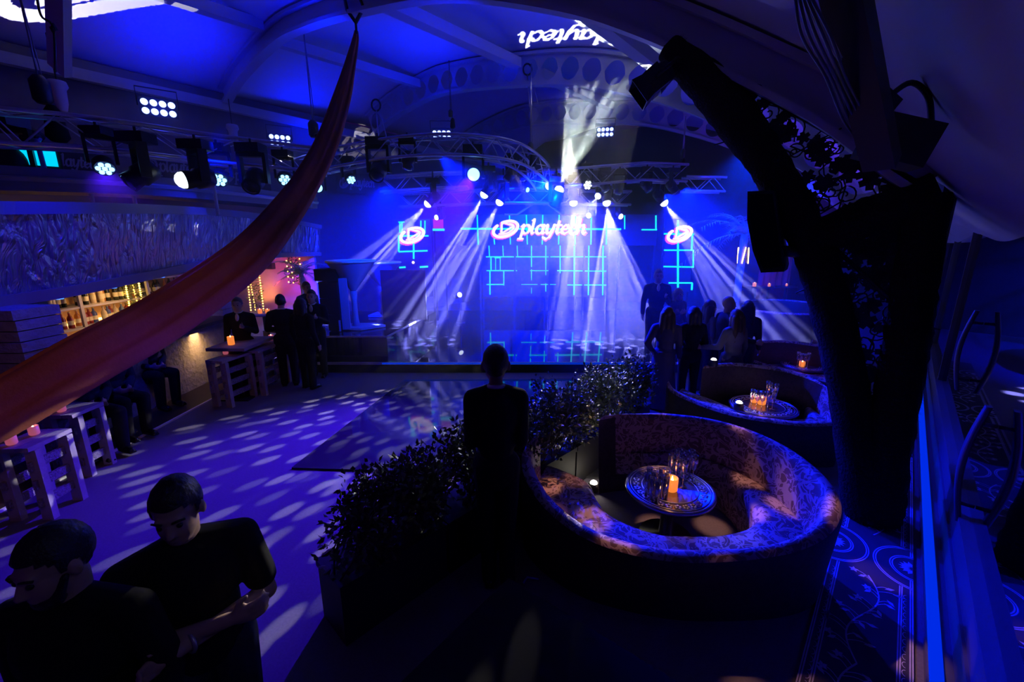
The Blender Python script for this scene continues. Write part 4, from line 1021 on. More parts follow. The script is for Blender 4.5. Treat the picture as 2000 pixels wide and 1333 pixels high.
def person(label, loc, face, h=1.75, arms=('down', 'down'), hair='short', hairmat='hairblack', top='suit', bottom='suit', skin='skin', female=False, vox=.014, lean=0., headturn=0., headtilt=0., sit=False, sleeves='long', collar=True, bag=False, group=None, watch=False, feet=None, sx=1., beard=False, hs=1.04):
    """face: heading in degrees, 0 = looking at -Y (towards the camera)"""
    t = thing('person', label, 'person', loc, group); k = h / 1.75
    T = Matrix.Translation(Vector(loc)) @ Matrix.Rotation(R_(face), 4, 'Z') @ Matrix.Diagonal((k * sx, k, k, 1))
    sh = .175 if female else .195; hp = .095; waist = .8 if female else .92
    def lp(v):  # lean the upper body forward
        v = Vector(v)
        if v.z > .95 and lean: v.y -= math.tan(R_(lean)) * (v.z - .95)
        return v
    dz = -.38 if sit else 0
    up = lambda v: lp(v) + Vector((0, 0, dz))
    hips = [Vector((sg * hp, 0, .93 + dz)) for sg in (1, -1)]
    if sit: knees = [Vector((sg * .11, -.42, .57)) for sg in (1, -1)]; ank = [Vector((sg * .11, -.36, .12)) for sg in (1, -1)]
    else:
        st = feet or ((.10, .0), (-.10, .02)); knees = [Vector((x * 1.0, y - .02, .49)) for x, y in st]; ank = [Vector((x, y, .09)) for x, y in st]
    hc = up((0, -.015, 1.625)); HR = Matrix.Translation(hc) @ Matrix.Rotation(R_(headturn), 4, 'Z') @ Matrix.Rotation(R_(headtilt), 4, 'X') @ Matrix.Diagonal((hs / sx, hs, hs, 1))
    hd = lambda v: HR @ Vector(v)
    b = MB()
    # head: skull, face, jaw, nose, ears
    b.ball((0, 0, 0), (.076, .094, .098), 20, HR @ Matrix.Translation((0, .012, .03)))
    b.ball((0, 0, 0), (.064, .07, .092), 18, HR @ Matrix.Translation((0, -.03, -.03)))
    b.ball((0, 0, 0), (.045, .045, .04), 14, HR @ Matrix.Translation((0, -.048, -.085)))
    capsule(b, hd((0, -.088, .012)), hd((0, -.108, -.028)), .010, .015, 8); b.ball((0, 0, 0), (.018, .012, .01), 8, HR @ Matrix.Translation((0, -.1, -.034)))
    b.ball((0, 0, 0), (.026, .012, .010), 10, HR @ Matrix.Translation((0, -.088, -.066)))
    capsule(b, hd((-.035, -.078, .028)), hd((.035, -.078, .028)), .013, .013, 8)
    for sg in (1, -1): b.ball((0, 0, 0), (.013, .021, .034), 10, HR @ Matrix.Translation((sg * .081, .008, -.008)))
    capsule(b, up((0, .01, 1.44)), hd((0, .015, -.07)), .06, .054)
    # torso
    ell(b, up((0, 0, 1.30)), (sh * .86, .11, .2)); ell(b, up((0, .005, 1.10)), (.135 * waist, .10, .16)); ell(b, up((0, .01, .95)), (.165, .115, .12))
    [capsule(b, up((0, .01, 1.45)), up((sg * sh * .86, .005, 1.40)), .054, .056) for sg in (1, -1)]
    if female:
        for sg in (1, -1): ell(b, up((sg * .075, -.08, 1.28)), (.06, .06, .06))
    for i in range(2): chain(b, [hips[i], knees[i], ank[i]], [.088, .056, .042]); capsule(b, ank[i] - Vector((0, -.02, .04)), ank[i] + Vector((0, -.13, -.05)), .038, .03)
    els, wrs = [], []
    for i, sg in enumerate((1, -1)):
        e, w_ = ARMS[arms[i]]; e = up((sg * e[0] * (sh / .195), e[1], e[2])); w_ = up((sg * w_[0], w_[1] - (.02 if (arms[i] == 'crossed' and i) else 0), w_[2] + (.045 if (arms[i] == 'crossed' and i) else 0)))
        s0 = up((sg * sh, .005, 1.395)); chain(b, [s0, e, w_], [.050, .040, .028]); els.append(e); wrs.append(w_)
        d = (w_ - e).normalized(); hand(b, w_, d, Vector((0, 0, 1)) if arms[i] != 'down' else Vector((0, -1, 0)), 1, .9 if arms[i] != 'down' else .5)
    for v in range(len(b.v)): b.v[v] = T @ b.v[v]
    L0 = Vector(loc)
    def fin(m, name, mt, vx=None, it=3, xf=True):
        if xf:
            for i in range(len(m.v)): m.v[i] = T @ m.v[i]
        for i in range(len(m.v)): m.v[i] = m.v[i] - L0
        return remesh(m, name, mt, t, (vx or vox) * k, it)
    fin(b, 'body', M[skin], None, 3, False)
    # trousers or dress
    m = MB()
    if bottom == 'gown':
        prof = [(.16, 1.02), (.19, .85), (.20, .6), (.24, .3), (.30, .04), (.26, .03)]
        m.lathe([(r, z) for r, z in prof], 24); ell(m, (0, 0, 1.0), (.16, .12, .1)); fin(m, 'long_skirt', M['dress'], .016)
    else:
        for i in range(2): chain(m, [hips[i], knees[i], ank[i] + Vector((0, 0, -.03))], [.108, .078, .066])
        ell(m, up((0, .01, .96)), (.178, .128, .12)); fin(m, 'trousers', M[bottom], vox)
    m = MB()
    for i in range(2):
        a = ank[i]; capsule(m, a + Vector((0, .03, -.045)), a + Vector((0, -.15, -.055)), .047, .036); 
        m.box(a + Vector((0, -.06, -.08)), (.085, .25, .02))
    fin(m, 'shoes', M['shoe'], .012)
    # top
    m = MB(); e_ = .022
    ell(m, up((0, 0, 1.30)), (sh * .9 + e_, .122 + e_, .2)); ell(m, up((0, .005, 1.12)), (.15 * waist + e_, .11 + e_, .17)); [capsule(m, up((0, .01, 1.455)), up((sg * sh * .90, .005, 1.405)), .066, .070) for sg in (1, -1)]
    ell(m, up((0, .01, .97 if top != 'suit' else .92)), (.178 + e_ * .3, .125 + e_ * .5, .14 if top != 'suit' else .16))
    for i, sg in enumerate((1, -1)):
        s0 = up((sg * sh, .005, 1.40))
        if sleeves == 'long': chain(m, [s0, els[i], els[i].lerp(wrs[i], .93)], [.070, .057, .043])
        elif sleeves == 'short': chain(m, [s0, s0.lerp(els[i], .72)], [.070, .066])
    fin(m, {'suit': 'jacket', 'tee': 'tshirt'}.get(top, 'top'), M[top], vox)
    if collar:
        m = MB(); m.tube([up((.063 * math.cos(a), .012 + .063 * math.sin(a), 1.495 + .012 * math.sin(a))) for a in [2 * math.pi * i / 16 for i in range(16)]], .016, 8, closed=True)
        ell(m, up((0, -.115, 1.40)), (.035, .03, .09)); fin(m, 'shirt', M['shirt'], .010)
    # hair
    m = MB()
    if hair in ('short', 'buzz'):
        th = 1.075 if hair == 'short' else 1.035; N_ = 44; rr = random.Random(len(label)); V_ = []; F_ = []
        for i in range(23):
            tt = math.pi * i / 22
            for j in range(N_):
                aa = 2 * math.pi * j / N_; jt = th * (1 + (rr.uniform(-.012, .03) if hair == 'short' else rr.uniform(-.004, .006))); tp_ = 1 + (.05 * max(0, math.cos(tt)) if hair == 'short' else 0)
                V_.append(Vector((.077 * jt * math.sin(tt) * math.cos(aa), .016 + .097 * jt * math.sin(tt) * math.sin(aa), .032 + .099 * jt * tp_ * math.cos(tt))))
        def zlow(y): return lerp_tab([(-.10, .080), (-.055, .072), (-.035, .045), (-.02, -.005), (0, .012), (.03, .015), (.045, -.05), (.2, -.06)], y)
        for i in range(22):
            for j in range(N_):
                q = [i * N_ + j, (i + 1) * N_ + j, (i + 1) * N_ + (j + 1) % N_, i * N_ + (j + 1) % N_]; c_ = sum((V_[x] for x in q), Vector()) / 4
                if c_.z > zlow(c_.y): F_.append(q)
        hm2 = MB(); hm2.add([T @ hd(v) - L0 for v in V_], F_, True); o = hm2.build('hair', M[hairmat]); o.parent = t
    elif hair == 'long':
        m.ball((0, 0, 0), (.090, .106, .105), 20, HR @ Matrix.Translation((0, .018, .036))); 
        for x in (-.06, 0, .06): chain(m, [hd((x, .06, .0)), hd((x * 1.25, .085, -.16)), hd((x * 1.3, .10, -.36))], [.058, .055, .03])
        for sg in (1, -1): chain(m, [hd((sg * .078, .015, .02)), hd((sg * .088, .01, -.14)), hd((sg * .10, -.0, -.3))], [.035, .036, .02])
    elif hair == 'bob':
        m.ball((0, 0, 0), (.096, .108, .105), 20, HR @ Matrix.Translation((0, .018, .034)))
        for x in (-.06, 0, .06): chain(m, [hd((x, .055, .0)), hd((x * 1.25, .07, -.14))], [.06, .045])
        for sg in (1, -1): chain(m, [hd((sg * .08, .02, .02)), hd((sg * .09, .01, -.12))], [.036, .03])
    if hair in ('long', 'bob'): fin(m, 'hair', M[hairmat], .010)
    if beard:
        m = MB(); m.ball((0, 0, 0), (.054, .046, .045), 14, HR @ Matrix.Translation((0, -.054, -.09))); chain(m, [hd((-.066, -.02, -.02)), hd((-.05, -.06, -.085)), hd((.05, -.06, -.085)), hd((.066, -.02, -.02))], [.013, .02, .02, .013]); fin(m, 'beard', M[hairmat], .008)
    def kid(m, name, mt):
        m.v = [v - L0 for v in m.v]; o = m.build(name, mt); o.parent = t
    for sg in (1, -1):
        m = MB(); m.ball(T @ hd((sg * .031, -.083, .006)), .0115 * k, 8); kid(m, 'eye', M['eye'])
        m = MB(); m.tube([T @ hd((sg * .016, -.094, .030)), T @ hd((sg * .034, -.092, .036)), T @ hd((sg * .052, -.078, .028))], .0045 * k, 6); kid(m, 'eyebrow', M[hairmat])
    if watch:
        m = MB(); w_ = els[0].lerp(wrs[0], .86); d = (wrs[0] - els[0]).normalized(); x = d.orthogonal().normalized(); y = d.cross(x)
        m.tube([T @ (w_ + (x * math.cos(a) + y * math.sin(a)) * .036) for a in [2 * math.pi * i / 16 for i in range(16)]], .009, 6, closed=True)
        e = MB(); e.v = [v - L0 for v in m.v]; e.f = m.f; e.sm = m.sm; o = e.build('wristwatch', M['alu']); o.parent = t
    return t
def stand(px, ytop, h, z0=0.):
    d = ray(px, ytop); tt = (h + z0 - CAMH) / d.z; return Vector((d.x * tt, d.y * tt, z0))
# the standing man
mp = G(972, 1138); person('man in a dark suit standing with his back to us by the planter hedge', (mp.x, mp.y, 0), 184, 1.90, ('held', 'held'), 'buzz', 'hairblack', skin='skin2', vox=.010, feet=((.075, .0), (-.085, .05)), sx=.80)
# two men at the lower left
person('man in a black T-shirt with folded arms, looking down', (-1.315, 1.47, 0), 42, 1.71, ('crossed', 'crossed'), 'short', 'hairblack', top='tee', bottom='navy', vox=.008, headtilt=16, headturn=-22, sleeves='short', collar=False, watch=True, lean=2, hs=1.0)
person('bearded man in a black top, his body cut off by the lower left corner', (-1.50, 1.20, 0), 5, 1.69, ('down', 'down'), 'short', 'hairblack', top='tee', bottom='navy', vox=.008, headtilt=12, headturn=-18, collar=False, beard=True, hs=1.0)
# group beside the stage on the right
W = [
 ('woman with long hair in a long gown, leftmost of the group', 1305, 600, 1.68, 170, ('hip', 'down'), 'long', 'hairbrown', 'dress', 'gown', True),
 ('bob-haired woman in a dark trouser suit, seen from behind', 1357, 600, 1.66, 185, ('front', 'front'), 'bob', 'hairblack', 'suit', 'suit', True),
 ('fair-haired woman farther back, just under the right logo screen', 1326, 564, 1.70, 20, ('down', 'drink'), 'long', 'hairblond', 'dress', 'dress', True),
 ('long-haired woman half hidden between the bob-haired woman and bald man', 1388, 588, 1.68, 100, ('down', 'down'), 'long', 'hairbrown', 'greycloth', 'navy', True),
 ('bald man with a bright-rimmed head talking inside the group', 1424, 580, 1.80, 90, ('down', 'out'), 'bald', 'hairblack', 'navy', 'suit', False),
 ('woman with very long hair seen from behind in front of the bald man', 1440, 606, 1.66, 200, ('out', 'down'), 'long', 'hairbrown', 'greycloth', 'gown', True),
 ('woman with straight hair at the right edge of the group', 1463, 589, 1.68, 150, ('down', 'down'), 'long', 'hairblack', 'navy', 'navy', True),
]
for lb, px, yt, h, fc, ar, hr, hm_, tp_, bt, fem in W:
    h *= .96; q = stand(px, yt, h); person(lb, q, fc, h, ar, hr, hm_, top=tp_, bottom=bt, female=fem, collar=False)
q = stand(1287, 528, 1.8, .21); person('man in dark suit and white shirt on stage beside the right screen', q, -10, 1.8, ('drink', 'down'), 'short', 'hairbrown')
# people at the bar
q = stand(462, 583, 1.63); person('man in a suit facing us beside the candlelit post table near the bar', q, 15, 1.63, ('drink', 'down'), 'short', 'hairbrown')
q = stand(546, 577, 1.66); person('man in a suit seen from behind before the red-lit wall', q, 200, 1.66, ('front', 'down'), 'short', 'hairblack')
q = stand(586, 584, 1.62); person('person in a dark coat between the man in a suit and the speaker stack', q, 160, 1.62, ('down', 'down'), 'bob', 'hairblack', collar=False)
q = stand(607, 568, 1.68); person('man in a dark suit facing us right beside the speaker stack', q, 10, 1.68, ('drink', 'down'), 'short', 'hairblack')
q = stand(597, 552, 1.70); person('tall man farther back by the little lit palm', q, 60, 1.70, ('down', 'down'), 'short', 'hairbrown', top='navy', collar=False)
# sitters whose heads are behind the drape
for px, py, lb in ((208, 884, 'person on a bar stool, legs under the drape, nearest the pallet tables'), (256, 850, 'person on a bar stool, legs under the drape, middle one'), (318, 792, 'person on a bar stool, legs under the drape, farthest one')):
    q = G(px, py); q.x -= .12; person(lb, (q.x, q.y, 0), 70, 1.74, ('front', 'front'), 'short', 'hairblack', sit=True, top='navy', collar=False)
    tt = thing('bar_stool', 'black bar stool under the ' + {208: 'nearest', 256: 'middle', 318: 'farthest'}[px] + ' sitter at the bar', 'stool', (q.x, q.y, 0), None)
    m = MB(); m.lathe([(.001, .40), (.17, .40), (.18, .43), (.17, .45), (.001, .455)], 20, (q.x, q.y, 0)); m.build('seat', M['black'], tt)
    m = MB(); m.lathe([(.17, 0), (.16, .02), (.03, .04), (.025, .40)], 16, (q.x, q.y, 0)); m.build('pedestal', M['black'], tt)
# ================================================================== bar canopy with metal relief
def relief():
    m = bpy.data.materials.new('embossed_metal_relief'); m.use_nodes = True; nt = m.node_tree; b = nt.nodes['Principled BSDF']; N = NT(nt)
    tc = N.n('ShaderNodeTexCoord'); mp_ = N.n('ShaderNodeMapping', {0: (tc, 3), 'Scale': (3.2, 3.2, .9)})
    n1 = N.n('ShaderNodeTexNoise', {'Vector': (mp_, 0), 'Scale': 2.2, 'Detail': 3., 'Distortion': 1.6}); n2 = N.n('ShaderNodeTexVoronoi', {'Vector': (mp_, 0), 'Scale': 1.6}, feature='DISTANCE_TO_EDGE')
    hgt = N.m('ADD', N.m('MULTIPLY', (n1, 0), 1.), N.m('MINIMUM', (n2, 0), .12)); bp = N.n('ShaderNodeBump', {'Height': hgt, 'Strength': 1., 'Distance': .12}); N.link(bp, 0, b, 'Normal')
    b.inputs['Base Color'].default_value = (.5, .48, .58, 1); b.inputs['Metallic'].default_value = .85; b.inputs['Roughness'].default_value = .33; return m
M['relief'] = relief()
M['ledge'] = mat('ledge_grey', (.26, .25, .3), .6); M['stone'] = mat('stone_cladding', (.30, .28, .32), .85, noise=(6, .35), bump=(14, .8, .03))
XB = -6.0
topl = [(-80, 391), (0, 393), (150, 395), (300, 400), (420, 408), (520, 420), (625, 440)]; botl = [(-80, 617), (0, 602), (150, 577), (300, 545), (420, 518), (520, 505), (625, 500)]
Ys = [4.4, 5.0, 5.7, 6.9, 8.4, 9.9, 11.6]
tp = catmull([P(a, b, y) for (a, b), y in zip(topl, Ys)], 6); bt = catmull([P(a, b, y) for (a, b), y in zip(botl, Ys)], 6)
t = thing('bar_canopy', 'long bar canopy faced with embossed silver bamboo relief, over the bottle shelves', 'canopy', (XB, 7.5, 1.8))
rows = [[b_.lerp(a_, .12 + .76 * k / 8) for k in range(9)] for a_, b_ in zip(tp, bt)]
m = MB().grid(rows)
# raised bamboo canes and leaves of the relief
rs = random.Random(3); mm = MB()
for k in range(120):
    f = rs.random() * (len(tp) - 1.01); i = int(f); a_ = tp[i].lerp(tp[i + 1], f - i); b_ = bt[i].lerp(bt[i + 1], f - i); u0 = rs.uniform(.14, .35); u1 = rs.uniform(.5, .86); lean = rs.gauss(0, .06)
    d = Vector((.03, 0, 0)); p0 = b_.lerp(a_, u0) + d; p1 = b_.lerp(a_, u1) + d + Vector((0, lean, 0)); r = rs.uniform(.016, .034)
    pts = [p0.lerp(p1, j / 6) for j in range(7)]; mm.tube(pts, [r * (1.25 if j % 2 else .9) for j in range(7)], 6)
    for q in range(3):
        c = p0.lerp(p1, rs.uniform(.3, 1)); dd = Vector((0, rs.gauss(0, 1), rs.gauss(.3, .7))).normalized() * rs.uniform(.08, .18); mm.tube([c, c + dd * .5 + Vector((.02, 0, 0)), c + dd], [.004, .02, .003], 6, sq=.5)
pn = m.build('relief_panel', M['relief'], t); mm.build('bamboo_relief', M['relief'], pn)
m = MB()
for lo, hi, off in ((.88, 1.0, .05), (0, .12, .04)):
    m.grid([[b_.lerp(a_, lo) , b_.lerp(a_, lo) + Vector((off, 0, 0)), b_.lerp(a_, hi) + Vector((off, 0, 0)), b_.lerp(a_, hi) + Vector((-.7, 0, 0))] for a_, b_ in zip(tp, bt)], False)
m.grid([[b_ + Vector((.04, 0, 0)), b_ + Vector((-.75, 0, 0))] for a_, b_ in zip(tp, bt)], False); m.build('border_frame', M['ledge'], t)
M['blue_down'] = emis('blue_downlight', (.05, .2, 1), 3.)
for k in range(8):
    b_ = bt[3 + k * 4]; m = MB(); m.lathe([(.05, -.012), (.04, -.02), (.001, -.022)], 12, b_ + Vector((-.06, 0, -.0))); m.build('downlight', M['blue_down'], t)
# booth ledge above the canopy
t = thing('booth_ledge', 'pale ledge running above the bar canopy under the banners', 'ledge', (-6.6, 8, 3.3))
l0, l1 = [P(-60, 322, 6.0), P(40, 325, 6.4), P(330, 348, 7.9), P(620, 385, 10.8)], [P(-60, 372, 6.0), P(40, 373, 6.4), P(330, 384, 7.9), P(620, 408, 10.8)]
a_, b_ = catmull(l0, 6), catmull(l1, 6)
m = MB().grid([[q + Vector((-.8, .4, 0)), p + Vector((-.8, .4, .02)), p, q, q + Vector((-.8, .4, 0))] for p, q in zip(a_, b_)], False); m.build('fascia', M['ledge'], t)
m = MB().grid([[p.lerp(q, .45) + Vector((.03, -.02, .02)), p.lerp(q, .45) + Vector((.05, -.03, 0)), p.lerp(q, .55) + Vector((.03, -.02, -.02))] for p, q in zip(a_, b_)], False); m.build('edge_rail', M['alu'], t)
for k, px in enumerate((168, 252, 413)): 
    m = MB(); p = P(px, 335, 7.2 + k * .5); m.tube([p, p + Vector((0, 0, -.75))], .03, 8); m.build('post', M['steel'], t)
# monitor in the booth
c = P(70, 308, 6.9); t = thing('cyan_monitor', 'glowing cyan monitor in the booth at the far left', 'monitor', (c.x, c.y, c.z - .2))
m = MB(); m.box(c, (.55, .05, .30), Euler((0, 0, R_(35)))); m.build('frame', M['black'], t)
m = MB(); m.box(c + Vector((.02, -.035, 0)), (.47, .012, .23), Euler((0, 0, R_(35)))); m.build('screen', emis('monitor_cyan', (.0, .55, .95), 1.3), t)
m = MB(); m.tube([c + Vector((.28, -.2, .22)), c + Vector((.30, -.2, -.3))], .03, 8); m.tube(catmull([c + Vector((-.2, 0, .2)), c + Vector((0, 0, .14)), c + Vector((.24, -.1, .24))], 5), .02, 6); m.build('stand', M['glasspaint'], t)
# banners with lettering
M['banner'] = mat('dark_banner', (.05, .045, .06), .85); M['bannerlogo'] = mat('banner_print', (.34, .33, .4), .8)
def banner(label, x0, y0, x1, y1, Y0, Y1, dy=0):
    a = P(x0, y1, Y0); b = P(x1, y1 + dy, Y1); a2 = P(x0, y0, Y0); uy = Vector((0, 0, a2.z - a.z)); ux = b - a; ux.z = 0
    nn = Vector((ux.y, -ux.x, 0)).normalized(); nn = nn if nn.dot(Vector((0, -1, 0))) > 0 else -nn
    t = thing('banner', label, 'banner', a); m = MB(); c = a + ux / 2 + uy / 2; m.beam(a - ux * .05 + uy / 2 - nn * .02, b + ux * .05 + uy / 2 - nn * .02 + Vector((0, 0, a.z - b.z)), .02, uy.z * 1.25); m.build('cloth', M['banner'], t)
    lettering('lettering', 'full', M['bannerlogo'], t, a + uy * .02, ux, uy * .96, nn, 200, 56, .012); return t
banner('dark banner with grey lettering beside the cyan monitor', 62, 288, 205, 330, 7.9, 8.7, 6)
banner('dark banner with the round mark, behind the white-lensed spot head', 272, 300, 402, 345, 9.1, 9.8, 6)
banner('dark banner with lettering behind the third dark spot head', 432, 322, 525, 362, 10.1, 10.7, 5)
banner('faint banner lettering on the wall right of the drape', 662, 340, 735, 372, 12.4, 12.9, 2)
# ================================================================== back bar
M['shelf'] = mat('pale_shelf', (.55, .5, .6), .4); M['backlit'] = emis('back_bar_glow', (1, .50, .12), 1.1)
XS = -7.25
def SH(py, px): return PX(px, py, XS)
Yl, Yr = PX(70, 640, XS).y, PX(300, 590, XS).y
zl = [1.0, 1.3, 1.62, 2.0]
zz = [(.80), (1.18), (1.52), (1.86)]
YA, YB = 5.6, 9.6
t = thing('back_bar_shelf', 'lit back-bar shelving full of bottles under the canopy', 'shelf', (XS, 7.5, 0))
m = MB(); m.box((XS - .30, (YA + YB) / 2, 1.35), (.03, YB - YA, 2.0)); m.build('back_panel', mat('warm_back_panel', (.6, .36, .16), .6), t)
for z in zz: m = MB(); m.box((XS - .06, (YA + YB) / 2, z), (.42, YB - YA, .03)); m.build('shelf_board', M['shelf'], t)
for y in (YA, 6.95, 8.3, YB): m = MB(); m.box((XS + .14, y, 1.3), (.04, .05, 1.75)); m.build('upright', M['shelf'], t)
m = MB(); m.box((XS - .06, (YA + YB) / 2, .4), (.44, YB - YA, .76)); m.build('base_cabinet', M['darkwood'], t)
m = MB(); m.box((XS - .24, (YA + YB) / 2, .84), (.02, YB - YA - .1, .04)); m.box((XS - .24, (YA + YB) / 2, 1.215), (.02, YB - YA - .1, .03)); m.build('light_strip', emis('warm_strip', (1, .55, .16), 7.), t)
BM = [mat('bottle_dark', (.015, .02, .015), .1), mat('bottle_amber', (.45, .16, .03), .1), mat('bottle_red', (.3, .03, .03), .1), mat('bottle_clear', (.75, .6, .4), .1), mat('bottle_blue', (.08, .12, .4), .1)]
M['blabel'] = mat('bottle_label', (.8, .72, .55), .6); M['cap'] = mat('bottle_cap', (.6, .5, .3), .3, metal=.6)
def bottle(p, mt, label, group, h=.30, r=.038):
    t = thing('bottle', label, 'bottle', p, group)
    m = MB(); m.lathe([(r * .9, 0), (r, .01), (r, h * .58), (r * .8, h * .68), (r * .36, h * .78), (r * .34, h * .95)], 12, p); m.build('glass_body', mt, t)
    m = MB(); m.lathe([(r * 1.02, h * .2), (r * 1.02, h * .46)], 12, p); m.build('paper_label', M['blabel'], t)
    m = MB(); m.lathe([(r * .42, h * .93), (r * .42, h), (.001, h)], 10, p); m.build('cap', M['cap'], t); return t
bd = {}
nmz = ['dark wine', 'amber', 'red', 'clear spirit', 'blue']
rs = random.Random(9)
def row(z, n, choose, shelfname, h, r):
    for k in range(n):
        y = YA + .12 + (YB - YA - .24) * k / (n - 1); 
        if any(abs(y - u) < .05 for u in (6.95, 8.3)): continue
        c = choose(k); key = (c, shelfname); p = (XS - .02 + rs.uniform(-.05, .05), y, z + .015)
        lb = '%s bottle on the %s shelf of the back bar' % (nmz[c], shelfname)
        if key in bd: dup(bd[key], p)
        else: bd[key] = bottle(p, BM[c], lb, '%s bottles on the %s back-bar shelf' % (nmz[c], shelfname), h, r)
row(zz[2], 40, lambda k: 0 if (k // 4) % 2 else rs.choice((0, 1, 3)), 'top', .31, .038)
row(zz[1], 38, lambda k: rs.choice((1, 2, 3, 3, 4, 2)), 'middle', .27, .043)
g0 = None
for rw in range(2):
    for k in range(40):
        p = (XS + .06 - rw * .16, YA + .1 + (YB - YA - .2) * k / 39, zz[0] + .015)
        if g0 is None:
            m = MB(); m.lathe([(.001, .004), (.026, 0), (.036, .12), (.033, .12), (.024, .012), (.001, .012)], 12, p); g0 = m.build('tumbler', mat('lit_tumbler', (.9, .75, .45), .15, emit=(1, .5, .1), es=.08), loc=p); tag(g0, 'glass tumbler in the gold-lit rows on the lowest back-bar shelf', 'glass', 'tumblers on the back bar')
        else: dup(g0, p)
# bar counter, stone front
t = thing('bar_counter', 'long bar counter with rough stone front below the canopy', 'bar counter', (-5.9, 7.5, 0))
m = MB(); m.box((-5.9, 6.8, .54), (.45, 3.1, 1.06)); m.build('stone_front', M['stone'], t)
m = MB(); m.box((-5.85, 6.8, 1.10), (.65, 3.15, .06)); m.build('worktop', M['darkwood'], t)
m = MB(); m.beam((-5.02, 3.2, .012), (-5.02, 7.6, .012), .03, .024); o = m.build('floor_edging', M['edge'], loc=(-5.02, 5, 0)); tag(o, 'pale strip where carpet meets the bar floor', 'edging')
m = MB(); m.box((-5.5, 6.3, .006), (.9, 7, .012)); tag(m.build('bar_floor_strip', M['darkwood'], loc=(-5.5, 6, 0)), 'dark boards along the foot of the bar', 'boards')
# stone pillars with a speaker
for px, py0, py1, Y, w_, lb in ((28, 600, 720, 4.9, .5, 'stone-clad pillar at the far left end of the bar'), (427, 592, 640, 8.6, .32, 'blue-lit stone pillar at the right end of the bar')):
    a = P(px, py0, Y); m = MB()
    hgt = a.z; n = int(hgt / .12)
    for k in range(n): m.box((a.x, Y, (k + .5) * hgt / n), (w_ + rs.uniform(-.02, .02), w_ + rs.uniform(-.02, .02), hgt / n - .012))
    o = m.build('stone_pillar', M['stone'], loc=(a.x, Y, 0)); tag(o, lb, 'pillar')
a = P(74, 640, 5.3); t = thing('wall_speaker', 'slim black speaker hung at the left end of the bottle shelves', 'loudspeaker', a)
m = MB(); m.box(a, (.24, .2, .62), Euler((0, R_(-4), R_(10)))); m.build('cabinet', M['black'], t); m = MB(); m.tube([a + Vector((0, 0, .3)), a + Vector((-.02, .0, .62))], .02, 6); m.build('bracket', M['black'], t)
# ivy wrapped with fairy lights
M['fairy'] = emis('fairy_light', (1, .55, .08), 10.)
def fairy(label, c, R, n, seed, name='fairy_light_bush', leaf=True, nl=120):
    rs = random.Random(seed); t = thing(name, label, 'fairy lights', c)
    m = MB(); leaves(m, c, nl, R, rs, .07, .02); m.build('foliage', M['leaf'], t)
    m = MB(); pts = []
    for k in range(n): a = k * 2.1; f = k / n; pts.append(Vector(c) + Vector((R[0] * .9 * math.cos(a) , R[1] * .9 * math.sin(a), R[2] * (2 * f - 1))))
    m.tube(pts, .004, 4); m.build('wire', M['black'], t)
    for p in pts: m = MB(); m.ball(p, .016, 6); m.build('bulb', M['fairy'], t)
    return t
fairy('shrub wound with amber fairy lights behind the bar bottles', PX(263, 578, -7.1), (.12, .12, .28), 40, 1)
fairy('column of amber fairy lights before the red-lit wall, left of the man in a suit', P(497, 575, 9.9), (.18, .12, .46), 46, 2)
fairy('clump of bright white-gold lights on the palm trunk', P(1452, 499, 11.2), (.16, .14, .2), 60, 3, 'fairy_light_cluster', nl=10)
fairy('twinkling lights in the little potted palm by the red wall', P(573, 530, 10.6), (.2, .15, .34), 16, 4)
# red-lit feature wall beyond the bar
M['feature'] = mat('feature_wall', (.72, .6, .62), .8, noise=(4, .2), bump=(8, .4, .02))
a = P(440, 508, 11.4); b = P(612, 505, 11.4); m = MB(); m.box(((a.x + b.x) / 2, 11.5, 1.15), (b.x - a.x, .1, 2.3)); o = m.build('feature_partition', M['feature'], loc=((a.x + b.x) / 2, 11.5, 0)); tag(o, 'red- and violet-lit plaster partition beyond the end of the bar', 'partition')
m = MB(); p = P(527, 520, 11.3); m.box(p, (.2, .16, .16)); t = thing('wall_box', 'small dark box speaker high on the red-lit partition', 'speaker', p); m.build('cabinet', M['black'], t); m = MB(); m.box(p + Vector((0, .1, .03)), (.05, .1, .05)); m.build('bracket', M['black'], t)
# palms
M['frond'] = mat('palm_frond', (.3, .38, .28), .5); M['trunk'] = mat('palm_trunk', (.32, .28, .26), .85, bump=(20, .8, .02))
def palm(label, base, h, nf, L, seed, cat='palm tree', tr=.09):
    rs = random.Random(seed); t = thing('palm_tree', label, cat, base); b = Vector(base)
    m = MB(); n = 16; m.tube([b + Vector((0, 0, h * k / n)) for k in range(n + 1)], [tr * (1.06 if k % 2 else .95) for k in range(n + 1)], 12); m.build('trunk', M['trunk'], t)
    for k in range(nf):
        az = 2 * math.pi * k / nf + rs.uniform(-.2, .2); el = rs.uniform(.1, 1.25); d = Vector((math.cos(az), math.sin(az), 0)); top = b + Vector((0, 0, h)); l = L * rs.uniform(.8, 1.15); pts = []
        for j in range(11):
            f = j / 10; pts.append(top + d * (l * f * math.cos(el * (1 - .3 * f))) + Vector((0, 0, l * (f * math.sin(el) - .55 * f * f))))
        m = MB(); m.tube(pts, [.014 * (1 - .8 * j / 10) for j in range(11)], 5)
        for j in range(1, 11):
            p = pts[j]; fw = (pts[j] - pts[j - 1]).normalized(); sd = fw.cross(Vector((0, 0, 1))).normalized()
            for sg in (1, -1):
                for q in (0, .5):
                    p2 = p - (pts[j] - pts[j - 1]) * q; tip = p2 + (sd * sg * .8 + fw * .7 + Vector((0, 0, -.3 + rs.gauss(0, .15)))).normalized() * l * .26 * (1 - .5 * j / 10); w_ = fw * .016
                    m.add([p2 - w_, p2 + w_, tip], [(0, 1, 2)])
        m.build('frond', M['frond'], t)
    return t
